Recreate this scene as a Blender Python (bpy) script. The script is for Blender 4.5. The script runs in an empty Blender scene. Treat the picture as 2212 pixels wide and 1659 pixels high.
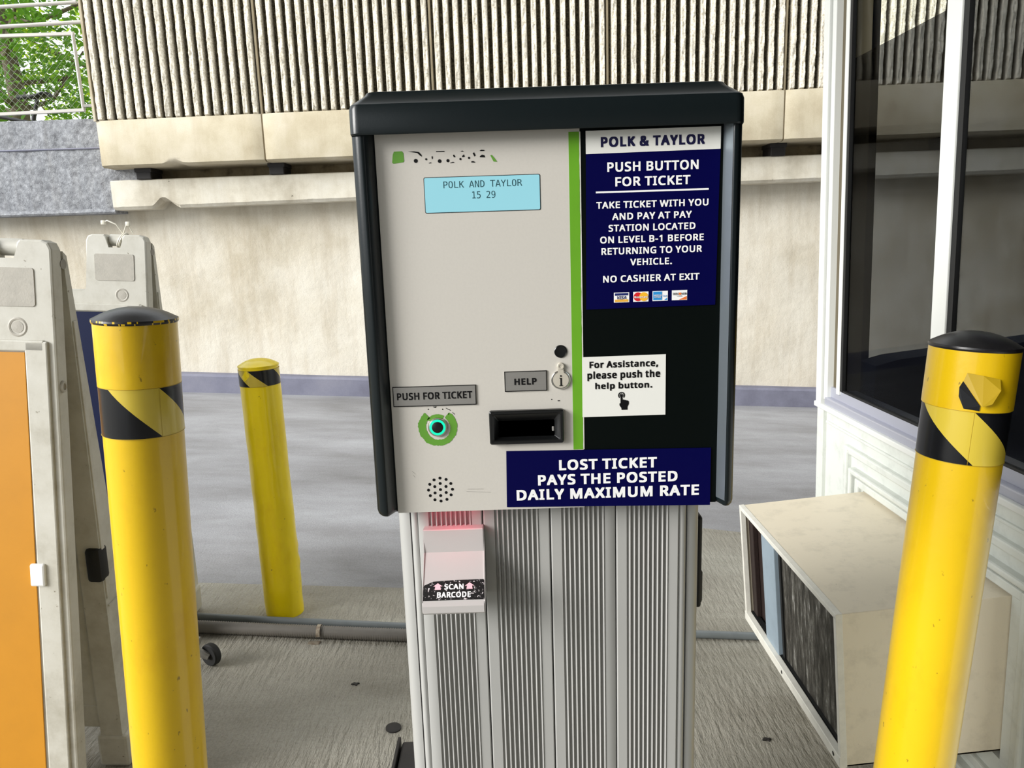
import bpy, bmesh, math, random
from mathutils import Vector, Matrix, Euler
from mathutils import noise as mnoise

random.seed(7)
PI = math.pi
scene = bpy.context.scene
C = scene.collection

# ------------------------------------------------------------------ camera
cam_data = bpy.data.cameras.new('camera')
cam = bpy.data.objects.new('camera', cam_data)
C.objects.link(cam)
cam_data.sensor_width = 36.0
cam_data.lens = 1600.0 / 2212.0 * 36.0
cam_data.clip_start = 0.02
cam_data.clip_end = 200
cam.location = (0.0, 0.0, 1.25)
cam.matrix_world = (Matrix.Translation((0, 0, 1.25)) @ Matrix.Rotation(math.radians(90 - 10.94), 4, 'X')
                    @ Matrix.Rotation(math.radians(-1.83), 4, 'Z'))
scene.camera = cam

# ------------------------------------------------------------------ light and exposure
scene.view_settings.view_transform = 'Standard'
scene.view_settings.look = 'None'
scene.view_settings.gamma = 1.0
scene.view_settings.use_curve_mapping = False
scene.view_settings.exposure = 1.0

world = bpy.data.worlds.new('sky')
scene.world = world
world.use_nodes = True
wn = world.node_tree
bg = wn.nodes['Background']
bg.inputs['Color'].default_value = (0.93, 0.97, 1.0, 1)
bg.inputs['Strength'].default_value = 0.85

sun_data = bpy.data.lights.new('sun', 'SUN')
sun_data.energy = 2.6
sun_data.angle = math.radians(28)
sun_data.color = (1.0, 0.98, 0.95)
sun = bpy.data.objects.new('sun', sun_data)
C.objects.link(sun)
sun.location = (-6, -2, 5)
sun.rotation_euler = Vector((1.0, 0.50, -0.42)).to_track_quat('-Z', 'Y').to_euler()

GA = -0.0575                       # the ramp falls to the right


def gz(x):
    return GA * x


# ------------------------------------------------------------------ materials
def principled(name):
    m = bpy.data.materials.new(name)
    m.use_nodes = True
    nt = m.node_tree
    return m, nt, nt.nodes['Principled BSDF']


def srgb(r, g, b):
    def f(c):
        c /= 255.0
        return c / 12.92 if c <= 0.04045 else ((c + 0.055) / 1.055) ** 2.4
    return (f(r), f(g), f(b), 1.0)


def mix_rgb(nt, fac, a, b, blend='MIX'):
    n = nt.nodes.new('ShaderNodeMix')
    n.data_type = 'RGBA'
    n.blend_type = blend
    for sock, v in ((n.inputs[0], fac), (n.inputs[6], a), (n.inputs[7], b)):
        if hasattr(v, 'links') or hasattr(v, 'is_linked'):
            nt.links.new(v, sock)
        else:
            sock.default_value = v
    return n.outputs[2]


def noise_tex(nt, scale, detail=4.0, rough=0.6, stretch=None, coord='Object', rot=None):
    tc = nt.nodes.new('ShaderNodeTexCoord')
    mp = nt.nodes.new('ShaderNodeMapping')
    nz = nt.nodes.new('ShaderNodeTexNoise')
    nz.inputs['Scale'].default_value = scale
    nz.inputs['Detail'].default_value = detail
    nz.inputs['Roughness'].default_value = rough
    if stretch:
        mp.inputs['Scale'].default_value = stretch
    if rot:
        mp.inputs['Rotation'].default_value = rot
    nt.links.new(tc.outputs[coord], mp.inputs['Vector'])
    nt.links.new(mp.outputs[0], nz.inputs['Vector'])
    return nz.outputs[0]


def ramp(nt, fac, stops):
    r = nt.nodes.new('ShaderNodeValToRGB')
    el = r.color_ramp.elements
    while len(el) < len(stops):
        el.new(0.5)
    for e, (p, c) in zip(el, stops):
        e.position = p
        e.color = c if len(c) == 4 else (*c, 1)
    nt.links.new(fac, r.inputs[0])
    return r.outputs[0]


def bump(nt, b, height, strength=0.3, dist=0.01, prev=None):
    n = nt.nodes.new('ShaderNodeBump')
    n.inputs['Strength'].default_value = strength
    n.inputs['Distance'].default_value = dist
    nt.links.new(height, n.inputs['Height'])
    if prev is not None:
        nt.links.new(prev, n.inputs['Normal'])
    nt.links.new(n.outputs[0], b.inputs['Normal'])
    return n.outputs[0]


def mat(name, col, rough=0.5, metal=0.0, spec=0.5, var=0.0, vscale=8.0, bstr=0.0, bscale=60.0, bdist=0.002,
        coat=0.0, emit=None, estr=0.0, stretch=None, col2=None):
    m, nt, b = principled(name)
    b.inputs['Base Color'].default_value = col
    b.inputs['Roughness'].default_value = rough
    b.inputs['Metallic'].default_value = metal
    b.inputs['Specular IOR Level'].default_value = spec
    b.inputs['Coat Weight'].default_value = coat
    b.inputs['Coat Roughness'].default_value = 0.08
    if var > 0:
        nz = noise_tex(nt, vscale, 5, 0.65, stretch)
        c2 = col2 if col2 else tuple(max(0, c * (1 - var)) for c in col[:3]) + (1,)
        c1 = tuple(min(1, c * (1 + var * 0.5)) for c in col[:3]) + (1,)
        nt.links.new(ramp(nt, nz, [(0.3, c2), (0.55, col), (0.75, c1)]), b.inputs['Base Color'])
    if bstr > 0:
        bump(nt, b, noise_tex(nt, bscale, 4, 0.6), bstr, bdist)
    if emit:
        b.inputs['Emission Color'].default_value = emit
        b.inputs['Emission Strength'].default_value = estr
    return m


def concrete(name, base, dark, light, scale=1.6, streak=True, bstr=0.25, stain=0.5, speck=0.25, spots=False):
    """cast concrete: large blotches, vertical run marks, fine sand grain"""
    m, nt, b = principled(name)
    b.inputs['Roughness'].default_value = 0.9
    b.inputs['Specular IOR Level'].default_value = 0.2
    big = noise_tex(nt, scale, 6, 0.62)
    c = ramp(nt, big, [(0.3, dark), (0.5, base), (0.7, light)])
    if streak:
        st = noise_tex(nt, 3.0, 5, 0.7, stretch=(3.0, 3.0, 0.35))
        sm = ramp(nt, st, [(0.35, (0.72, 0.67, 0.6)), (0.55, (1, 1, 1))])
        c = mix_rgb(nt, stain, c, sm, 'MULTIPLY')
    fine = noise_tex(nt, 140, 3, 0.7)
    fm = ramp(nt, fine, [(0.3, (0.72, 0.72, 0.72)), (0.6, (1.05, 1.05, 1.05))])
    c = mix_rgb(nt, speck, c, fm, 'MULTIPLY')
    if spots:
        sn = noise_tex(nt, 11, 6, 0.75, stretch=(1.4, 1, 0.7))
        c = mix_rgb(nt, ramp(nt, sn, [(0.66, (0, 0, 0)), (0.70, (1, 1, 1))]), c, srgb(60, 52, 42))
    nt.links.new(c, b.inputs['Base Color'])
    p = bump(nt, b, noise_tex(nt, 9, 6, 0.6), bstr, 0.02)
    bump(nt, b, fine, bstr, 0.004, p)
    return m


M = {}
M['wall'] = concrete('cast_concrete_wall', srgb(209, 202, 186), srgb(182, 172, 150), srgb(222, 217, 204), 1.1, True, 0.35, 0.45)
M['band'] = concrete('smooth_precast', srgb(192, 182, 158), srgb(168, 155, 130), srgb(208, 199, 180), 2.2, True, 0.12, 0.3)
M['ledge'] = concrete('painted_ledge', srgb(212, 206, 190), srgb(180, 172, 154), srgb(224, 220, 208), 3, True, 0.15, 0.35, spots=True)
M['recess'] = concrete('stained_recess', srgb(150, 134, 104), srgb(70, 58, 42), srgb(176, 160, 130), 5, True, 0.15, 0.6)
M['parapet'] = concrete('grey_render', srgb(146, 148, 152), srgb(118, 119, 123), srgb(174, 176, 180), 30, True, 1.0, 0.35, 0.7)
M['kerb'] = concrete('kerb_paint', srgb(122, 123, 138), srgb(104, 104, 118), srgb(136, 136, 148), 2, False, 0.1, 0, 0.2)
M['seal'] = mat('joint_sealant', srgb(182, 168, 140), 0.8)
M['black_steel'] = mat('black_steel', srgb(30, 26, 25), 0.6, var=0.4, vscale=20)


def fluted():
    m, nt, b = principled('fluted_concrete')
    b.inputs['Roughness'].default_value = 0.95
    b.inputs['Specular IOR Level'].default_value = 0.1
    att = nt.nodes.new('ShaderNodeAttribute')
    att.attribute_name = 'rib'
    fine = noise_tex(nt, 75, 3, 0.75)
    # broken ridges show pale crushed stone, flute aggregate has groove shade painted in
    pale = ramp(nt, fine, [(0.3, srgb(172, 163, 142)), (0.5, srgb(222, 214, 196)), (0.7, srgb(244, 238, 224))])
    shaded_pebble = ramp(nt, fine, [(0.32, srgb(28, 25, 18)), (0.5, srgb(62, 56, 41)), (0.72, srgb(104, 94, 70))])
    nt.links.new(mix_rgb(nt, att.outputs['Fac'], shaded_pebble, pale), b.inputs['Base Color'])
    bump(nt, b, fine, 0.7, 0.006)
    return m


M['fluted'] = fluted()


def ground_mat(name, base, dark, light, broom, bstr):
    m, nt, b = principled(name)
    b.inputs['Roughness'].default_value = 0.85
    b.inputs['Specular IOR Level'].default_value = 0.3
    big = noise_tex(nt, 1.3, 6, 0.6, stretch=(0.5, 1.6, 1))
    c = ramp(nt, big, [(0.3, dark), (0.52, base), (0.72, light)])
    blot = noise_tex(nt, 4.5, 6, 0.7, stretch=(0.6, 1.5, 1))
    c = mix_rgb(nt, 0.5, c, ramp(nt, blot, [(0.3, (0.7, 0.69, 0.66)), (0.55, (1.0, 1.0, 1.0))]), 'MULTIPLY')
    fine = noise_tex(nt, 160, 4, 0.75)
    c = mix_rgb(nt, 0.45, c, ramp(nt, fine, [(0.3, (0.55, 0.55, 0.53)), (0.6, (1.1, 1.1, 1.1))]), 'MULTIPLY')
    nt.links.new(c, b.inputs['Base Color'])
    p = bump(nt, b, fine, bstr, 0.006)
    if broom:
        br = noise_tex(nt, 26, 4, 0.6, stretch=(2.6, 0.5, 1), rot=(0, 0, math.radians(-38)))
        bump(nt, b, br, 0.75, 0.012, p)
    return m


M['road'] = ground_mat('ramp_concrete', srgb(154, 154, 157), srgb(130, 129, 130), srgb(172, 173, 177), False, 0.3)
M['island'] = ground_mat('broomed_concrete', srgb(162, 158, 147), srgb(136, 131, 120), srgb(182, 179, 168), True, 0.4)


def yellow(name, col, dark):
    m, nt, b = principled(name)
    b.inputs['Roughness'].default_value = 0.28
    b.inputs['Specular IOR Level'].default_value = 0.45
    b.inputs['Coat Weight'].default_value = 0.25
    nz = noise_tex(nt, 14, 5, 0.65, stretch=(1, 1, 0.5))
    c = ramp(nt, nz, [(0.25, dark), (0.5, col), (0.8, col)])
    sp = noise_tex(nt, 90, 3, 0.6, stretch=(1, 1, 0.6))
    c = mix_rgb(nt, ramp(nt, sp, [(0.70, (0, 0, 0)), (0.74, (1, 1, 1))]), c, srgb(150, 120, 20))
    nt.links.new(c, b.inputs['Base Color'])
    p = bump(nt, b, noise_tex(nt, 55, 4, 0.6), 0.12, 0.003)
    return m


M['yellow'] = yellow('yellow_gloss_paint', srgb(216, 178, 14), srgb(206, 164, 10))
M['yellow_back'] = yellow('yellow_thick_paint', srgb(255, 226, 0), srgb(246, 210, 0))
M['tape_yellow'] = mat('yellow_tape', srgb(206, 182, 62), 0.25, coat=0.3)
M['tape_black'] = mat('black_tape', srgb(16, 17, 20), 0.25, spec=0.4)
M['cap_black'] = mat('black_cap', srgb(26, 25, 27), 0.35, var=0.3, vscale=30, bstr=0.15, bscale=40)
M['tape_old'] = mat('peeled_tape_back', srgb(176, 146, 22), 0.5)

M['dark'] = mat('anthracite_powder_coat', srgb(11, 20, 23), 0.28, spec=0.4, bstr=0.08, bscale=420, bdist=0.0006)
M['strip'] = mat('satin_sheen_strip', srgb(150, 160, 168), 0.38, metal=0.85)
M['dark_edge'] = mat('black_gasket', srgb(8, 9, 10), 0.55)
M['panel'] = mat('silver_foil', srgb(196, 192, 184), 0.5, metal=0.0, spec=0.45, var=0.03, vscale=300, bstr=0.05, bscale=500, bdist=0.0004)
M['info_dark'] = mat('black_foil', srgb(3, 8, 7), 0.45, spec=0.1)
M['green'] = mat('green_print', srgb(98, 160, 28), 0.45, var=0.08, vscale=6)
M['green_worn'] = mat('worn_green_print', srgb(90, 146, 44), 0.5)
M['edge_white'] = mat('torn_foil_edge', srgb(214, 214, 204), 0.6)
M['ink'] = mat('black_print', srgb(6, 6, 8), 0.6, spec=0.2)
M['navy'] = mat('navy_vinyl', srgb(0, 0, 60), 0.4, spec=0.12)
M['navy_ink'] = mat('navy_print', srgb(12, 12, 60), 0.4)
M['white_vinyl'] = mat('white_vinyl', srgb(226, 226, 220), 0.45)
M['white_print'] = mat('white_print', srgb(240, 240, 240), 0.5)
M['plate'] = mat('brushed_plate', srgb(160, 158, 154), 0.36, metal=0.6, var=0.04, vscale=60, stretch=(1, 1, 20))
M['chrome'] = mat('polished_steel', srgb(214, 212, 206), 0.18, metal=1.0)
M['steel_disc'] = mat('steel_disc', srgb(204, 198, 184), 0.4, metal=0.3)
M['lcd'] = mat('display_backlight', srgb(96, 146, 156), 0.25, emit=srgb(165, 220, 232), estr=0.26)
M['lcd_ink'] = mat('display_segments', srgb(20, 66, 74), 0.4)
M['ring'] = mat('lit_ring', srgb(10, 170, 120), 0.3, emit=(0.0, 0.75, 0.42, 1), estr=0.5)
M['slot'] = mat('black_plastic', srgb(14, 15, 16), 0.28, spec=0.5)
M['column'] = mat('grey_white_aluminium', srgb(164, 164, 161), 0.36, spec=0.5, metal=0.0, bstr=0.03, bscale=400, bdist=0.0004)
M['scanner'] = mat('scanner_grey', srgb(186, 182, 180), 0.42, bstr=0.05, bscale=500, bdist=0.0004)
M['red_window'] = mat('scanner_window', srgb(120, 10, 20), 0.2, emit=(1.0, 0.06, 0.14, 1), estr=3.2)
M['card_blue'] = mat('card_dark_blue', srgb(20, 34, 100), 0.4)
M['card_gold'] = mat('card_gold', srgb(226, 170, 60), 0.4)
M['card_red'] = mat('card_red', srgb(206, 28, 36), 0.4)
M['card_amber'] = mat('card_amber', srgb(240, 180, 40), 0.4)
M['card_sky'] = mat('card_sky_blue', srgb(40, 140, 206), 0.4)
M['card_orange'] = mat('card_orange', srgb(226, 116, 50), 0.4)


def worn_label():
    m, nt, b = principled('worn_black_label')
    b.inputs['Roughness'].default_value = 0.45
    nz = noise_tex(nt, 260, 5, 0.75)
    nt.links.new(ramp(nt, nz, [(0.60, srgb(8, 6, 8)), (0.625, srgb(228, 222, 224))]), b.inputs['Base Color'])
    return m


M['worn_label'] = worn_label()
M['pink_print'] = mat('pink_print', srgb(240, 190, 200), 0.5)


def plastic_white():
    m, nt, b = principled('dirty_white_plastic')
    b.inputs['Roughness'].default_value = 0.5
    big = noise_tex(nt, 5, 6, 0.7)
    c = ramp(nt, big, [(0.3, srgb(168, 164, 150)), (0.5, srgb(196, 194, 184)), (0.7, srgb(208, 207, 199))])
    sp = noise_tex(nt, 45, 4, 0.7)
    c = mix_rgb(nt, ramp(nt, sp, [(0.68, (0, 0, 0)), (0.74, (1, 1, 1))]), c, srgb(120, 112, 92))
    nt.links.new(c, b.inputs['Base Color'])
    bump(nt, b, noise_tex(nt, 260, 3, 0.6), 0.12, 0.001)
    return m


M['plastic'] = plastic_white()
M['plastic_grey'] = mat('scuffed_grey_plastic', srgb(176, 172, 162), 0.6, var=0.12, vscale=40, bstr=0.2, bscale=240)
M['orange'] = mat('orange_sheet', srgb(202, 138, 26), 0.5, var=0.06, vscale=10, bstr=0.05, bscale=200)
M['navy_sheet'] = mat('navy_sheet', srgb(3, 18, 58), 0.5, spec=0.2)
M['clip_white'] = mat('white_clip', srgb(236, 238, 238), 0.4)
M['grey_metal'] = mat('weathered_galvanised', srgb(140, 138, 132), 0.5, metal=0.4, var=0.2, vscale=30)
M['rail'] = mat('galvanised_rail', srgb(176, 172, 166), 0.45, metal=0.3)
M['wire'] = mat('galvanised_wire', srgb(150, 156, 140), 0.5, metal=0.3)
M['tie'] = mat('white_cable_tie', srgb(226, 222, 208), 0.4)
M['rubber'] = mat('black_rubber', srgb(22, 22, 22), 0.7, var=0.3, vscale=60)
M['pipe'] = mat('grey_pvc', srgb(112, 118, 120), 0.4, var=0.1, vscale=20)
M['hose'] = mat('corrugated_grey', srgb(112, 108, 102), 0.55, var=0.1, vscale=20)
M['rust'] = mat('rusty_strap', srgb(156, 146, 130), 0.55, metal=0.3, var=0.3, vscale=60, col2=srgb(100, 70, 50))


def booth_paint(name, base):
    m, nt, b = principled(name)
    b.inputs['Roughness'].default_value = 0.42
    nz = noise_tex(nt, 14, 6, 0.7)
    c = ramp(nt, nz, [(0.28, tuple(v * 0.82 for v in base[:3])), (0.5, base), (0.8, base)])
    sp = noise_tex(nt, 60, 4, 0.7)
    c = mix_rgb(nt, ramp(nt, sp, [(0.70, (0, 0, 0)), (0.73, (1, 1, 1))]), c, srgb(132, 126, 110))
    nt.links.new(c, b.inputs['Base Color'])
    bump(nt, b, noise_tex(nt, 120, 3, 0.6), 0.12, 0.002)
    return m


M['booth'] = booth_paint('chipped_white_paint', srgb(204, 208, 202))
M['booth_trim'] = mat('white_trim', srgb(212, 214, 210), 0.4)
M['sill'] = mat('aluminium_sill', srgb(176, 178, 190), 0.35, metal=0.4)
M['groove'] = mat('brown_groove', srgb(92, 84, 66), 0.7)
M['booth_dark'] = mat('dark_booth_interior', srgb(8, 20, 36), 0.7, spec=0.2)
M['counter'] = mat('dark_counter', srgb(12, 34, 60), 0.6, spec=0.2)


def glass(name, tint, gloss):
    m = bpy.data.materials.new(name)
    m.use_nodes = True
    nt = m.node_tree
    nt.nodes.clear()
    out = nt.nodes.new('ShaderNodeOutputMaterial')
    mx = nt.nodes.new('ShaderNodeMixShader')
    tr = nt.nodes.new('ShaderNodeBsdfTransparent')
    tr.inputs['Color'].default_value = tint
    gl = nt.nodes.new('ShaderNodeBsdfGlossy')
    gl.inputs['Roughness'].default_value = 0.02
    lw = nt.nodes.new('ShaderNodeFresnel')
    lw.inputs['IOR'].default_value = gloss
    ge = nt.nodes.new('ShaderNodeNewGeometry')
    fr = nt.nodes.new('ShaderNodeMath')          # reflect on entering faces only
    fr.operation = 'MULTIPLY_ADD'
    fr.inputs[1].default_value = -1.0
    fr.inputs[2].default_value = 1.0
    nt.links.new(ge.outputs['Backfacing'], fr.inputs[0])
    fm = nt.nodes.new('ShaderNodeMath')
    fm.operation = 'MULTIPLY'
    nt.links.new(lw.outputs[0], fm.inputs[0])
    nt.links.new(fr.outputs[0], fm.inputs[1])
    nt.links.new(fm.outputs[0], mx.inputs[0])
    nt.links.new(tr.outputs[0], mx.inputs[1])
    nt.links.new(gl.outputs[0], mx.inputs[2])
    nt.links.new(mx.outputs[0], out.inputs['Surface'])
    return m


M['glass'] = glass('clear_glass', (0.97, 0.98, 0.97, 1), 1.12)
M['film'] = glass('tint_film', (0.43, 0.435, 0.455, 1), 1.05)

M['ac'] = booth_paint('cream_steel_paint', srgb(222, 212, 190))
M['ac_rim'] = mat('cream_rim', srgb(222, 220, 210), 0.5, var=0.1, vscale=40)


def coil():
    m, nt, b = principled('dusty_fins')
    b.inputs['Roughness'].default_value = 0.5
    b.inputs['Metallic'].default_value = 0.3
    nz = noise_tex(nt, 45, 6, 0.75, stretch=(1, 1.6, 0.22))
    c = ramp(nt, nz, [(0.35, srgb(44, 42, 38)), (0.52, srgb(98, 95, 88)), (0.60, srgb(140, 138, 130)), (0.68, srgb(236, 236, 232))])
    nt.links.new(c, b.inputs['Base Color'])
    bump(nt, b, nz, 0.5, 0.004)
    return m


M['coil'] = coil()
M['ac_mesh'] = mat('brown_black_mesh', srgb(38, 24, 20), 0.6, var=0.4, vscale=200)
M['ac_bar'] = mat('bluish_zinc_bar', srgb(150, 166, 178), 0.5, metal=0.2, var=0.1, vscale=20)


def leaf_mat(name, col):
    m = bpy.data.materials.new(name)
    m.use_nodes = True
    nt = m.node_tree
    b = nt.nodes['Principled BSDF']
    out = nt.nodes['Material Output']
    nz = noise_tex(nt, 1.1, 4, 0.6)
    c = ramp(nt, nz, [(0.3, tuple(v * 0.5 for v in col[:3])), (0.5, col), (0.72, (min(1, col[0] * 1.9), min(1, col[1] * 1.35), col[2] * 0.8))])
    nt.links.new(c, b.inputs['Base Color'])
    b.inputs['Roughness'].default_value = 0.5
    tl = nt.nodes.new('ShaderNodeBsdfTranslucent')
    nt.links.new(c, tl.inputs['Color'])
    mx = nt.nodes.new('ShaderNodeMixShader')
    mx.inputs[0].default_value = 0.45
    nt.links.new(b.outputs[0], mx.inputs[1])
    nt.links.new(tl.outputs[0], mx.inputs[2])
    nt.links.new(mx.outputs[0], out.inputs['Surface'])
    return m


M['leaf'] = leaf_mat('green_leaves', srgb(92, 138, 44))
M['leaf_lime'] = leaf_mat('lime_leaves', srgb(140, 176, 36))
M['bark'] = mat('bark', srgb(92, 82, 66), 0.9, var=0.3, vscale=20, bstr=0.5, bscale=30, bdist=0.02)
M['soil'] = mat('plaza_soil', srgb(150, 160, 90), 0.95, var=0.3, vscale=3)
M['bike'] = mat('black_bike_paint', srgb(20, 20, 22), 0.4)
M['ceiling'] = mat('ceiling_concrete', srgb(150, 146, 138), 0.9, var=0.15, vscale=2)

# ------------------------------------------------------------------ mesh helpers
WORLD = {}


def finish(name, bm, material, parent=None, smooth=False, angle=35):
    """link one mesh; vertices are given in the parent's own frame (or the world when top-level)"""
    me = bpy.data.meshes.new(name)
    bmesh.ops.recalc_face_normals(bm, faces=bm.faces[:])
    bm.to_mesh(me)
    bm.free()
    mats = material if isinstance(material, (list, tuple)) else [material]
    for mm in mats:
        me.materials.append(mm)
    if smooth:
        for p in me.polygons:
            p.use_smooth = True
        try:
            me.set_sharp_from_angle(angle=math.radians(angle))
        except Exception:
            pass
    o = bpy.data.objects.new(name, me)
    C.objects.link(o)
    if parent is not None:
        o.parent = parent
    return o


def tag(o, label, cat, group=None, kind=None):
    o['label'] = label
    o['category'] = cat
    if group:
        o['group'] = group
    if kind:
        o['kind'] = kind
    return o


def thing(name, label, cat, loc=(0, 0, 0), rot=None, group=None):
    o = bpy.data.objects.new(name, None)
    C.objects.link(o)
    o.empty_display_size = 0.1
    o.location = loc
    if rot:
        o.rotation_euler = rot
    return tag(o, label, cat, group)


def struct(o, label=None):
    o['kind'] = 'structure'
    if label:
        o['label'] = label
    return o


def new():
    return bmesh.new()


def box(bm, x0, x1, y0, y1, z0, z1, bev=0.0, seg=2, mi=0):
    vs = [bm.verts.new((x, y, z)) for z in (z0, z1) for y in (y0, y1) for x in (x0, x1)]
    idx = [(0, 1, 3, 2), (4, 6, 7, 5), (0, 4, 5, 1), (2, 3, 7, 6), (0, 2, 6, 4), (1, 5, 7, 3)]
    fs = [bm.faces.new([vs[i] for i in f]) for f in idx]
    for f in fs:
        f.material_index = mi
    if bev > 0:
        es = list({e for f in fs for e in f.edges})
        bmesh.ops.bevel(bm, geom=es, offset=bev, segments=seg, profile=0.5, affect='EDGES')
    return fs


def prism(bm, poly, y0, y1, mi=0, axis='Y'):
    """outline (a, b) pushed along an axis: Y -> (a, y, b); X -> (y, a, b); Z -> (a, b, y)"""
    def P(a, b, t):
        return {'Y': (a, t, b), 'X': (t, a, b), 'Z': (a, b, t)}[axis]
    v0 = [bm.verts.new(P(a, b, y0)) for a, b in poly]
    v1 = [bm.verts.new(P(a, b, y1)) for a, b in poly]
    n = len(poly)
    fs = [bm.faces.new(v0), bm.faces.new(v1[::-1])]
    for i in range(n):
        fs.append(bm.faces.new([v0[i], v1[i], v1[(i + 1) % n], v0[(i + 1) % n]]))
    for f in fs:
        f.material_index = mi
    return fs


def ring_loft(bm, rings, cap0=True, cap1=True, close=True, mi=0):
    vr = [[bm.verts.new(p) for p in r] for r in rings]
    n = len(vr[0])
    for a, b in zip(vr[:-1], vr[1:]):
        for i in range(n if close else n - 1):
            j = (i + 1) % n
            f = bm.faces.new([a[i], a[j], b[j], b[i]])
            f.material_index = mi
    if cap0:
        bm.faces.new(vr[0][::-1]).material_index = mi
    if cap1:
        bm.faces.new(vr[-1]).material_index = mi
    return vr


def lathe(bm, prof, n=48, cx=0, cy=0, mi=0, cap0=True, cap1=True):
    rings = [[(cx + r * math.cos(2 * PI * i / n), cy + r * math.sin(2 * PI * i / n), z) for i in range(n)] for r, z in prof]
    return ring_loft(bm, rings, cap0, cap1, True, mi)


def tube(bm, pts, r, n=12, cap=True):
    pts = [Vector(p) for p in pts]
    rings = []
    up = None
    for i, p in enumerate(pts):
        d = (pts[min(i + 1, len(pts) - 1)] - pts[max(i - 1, 0)]).normalized()
        if up is None:
            up = Vector((0, 0, 1)) if abs(d.z) < 0.9 else Vector((0, 1, 0))
        s = d.cross(up).normalized()
        u = s.cross(d).normalized()
        up = u
        rr = r[i] if isinstance(r, (list, tuple)) else r
        rings.append([p + s * (rr * math.cos(2 * PI * k / n)) + u * (rr * math.sin(2 * PI * k / n)) for k in range(n)])
    ring_loft(bm, rings, cap, cap)


def rounded(x0, x1, z0, z1, r, n=5):
    out = []
    for cx, cz, a0 in ((x1 - r, z1 - r, 0), (x0 + r, z1 - r, 90), (x0 + r, z0 + r, 180), (x1 - r, z0 + r, 270)):
        for k in range(n + 1):
            a = math.radians(a0 + 90 * k / n)
            out.append((cx + r * math.cos(a), cz + r * math.sin(a)))
    return out


def disc(cx, cz, r, n=32):
    return [(cx + r * math.cos(2 * PI * i / n), cz + r * math.sin(2 * PI * i / n)) for i in range(n)]


def shift(poly, loc):
    return [(a - loc[0], b - loc[2]) for a, b in poly]


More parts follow.
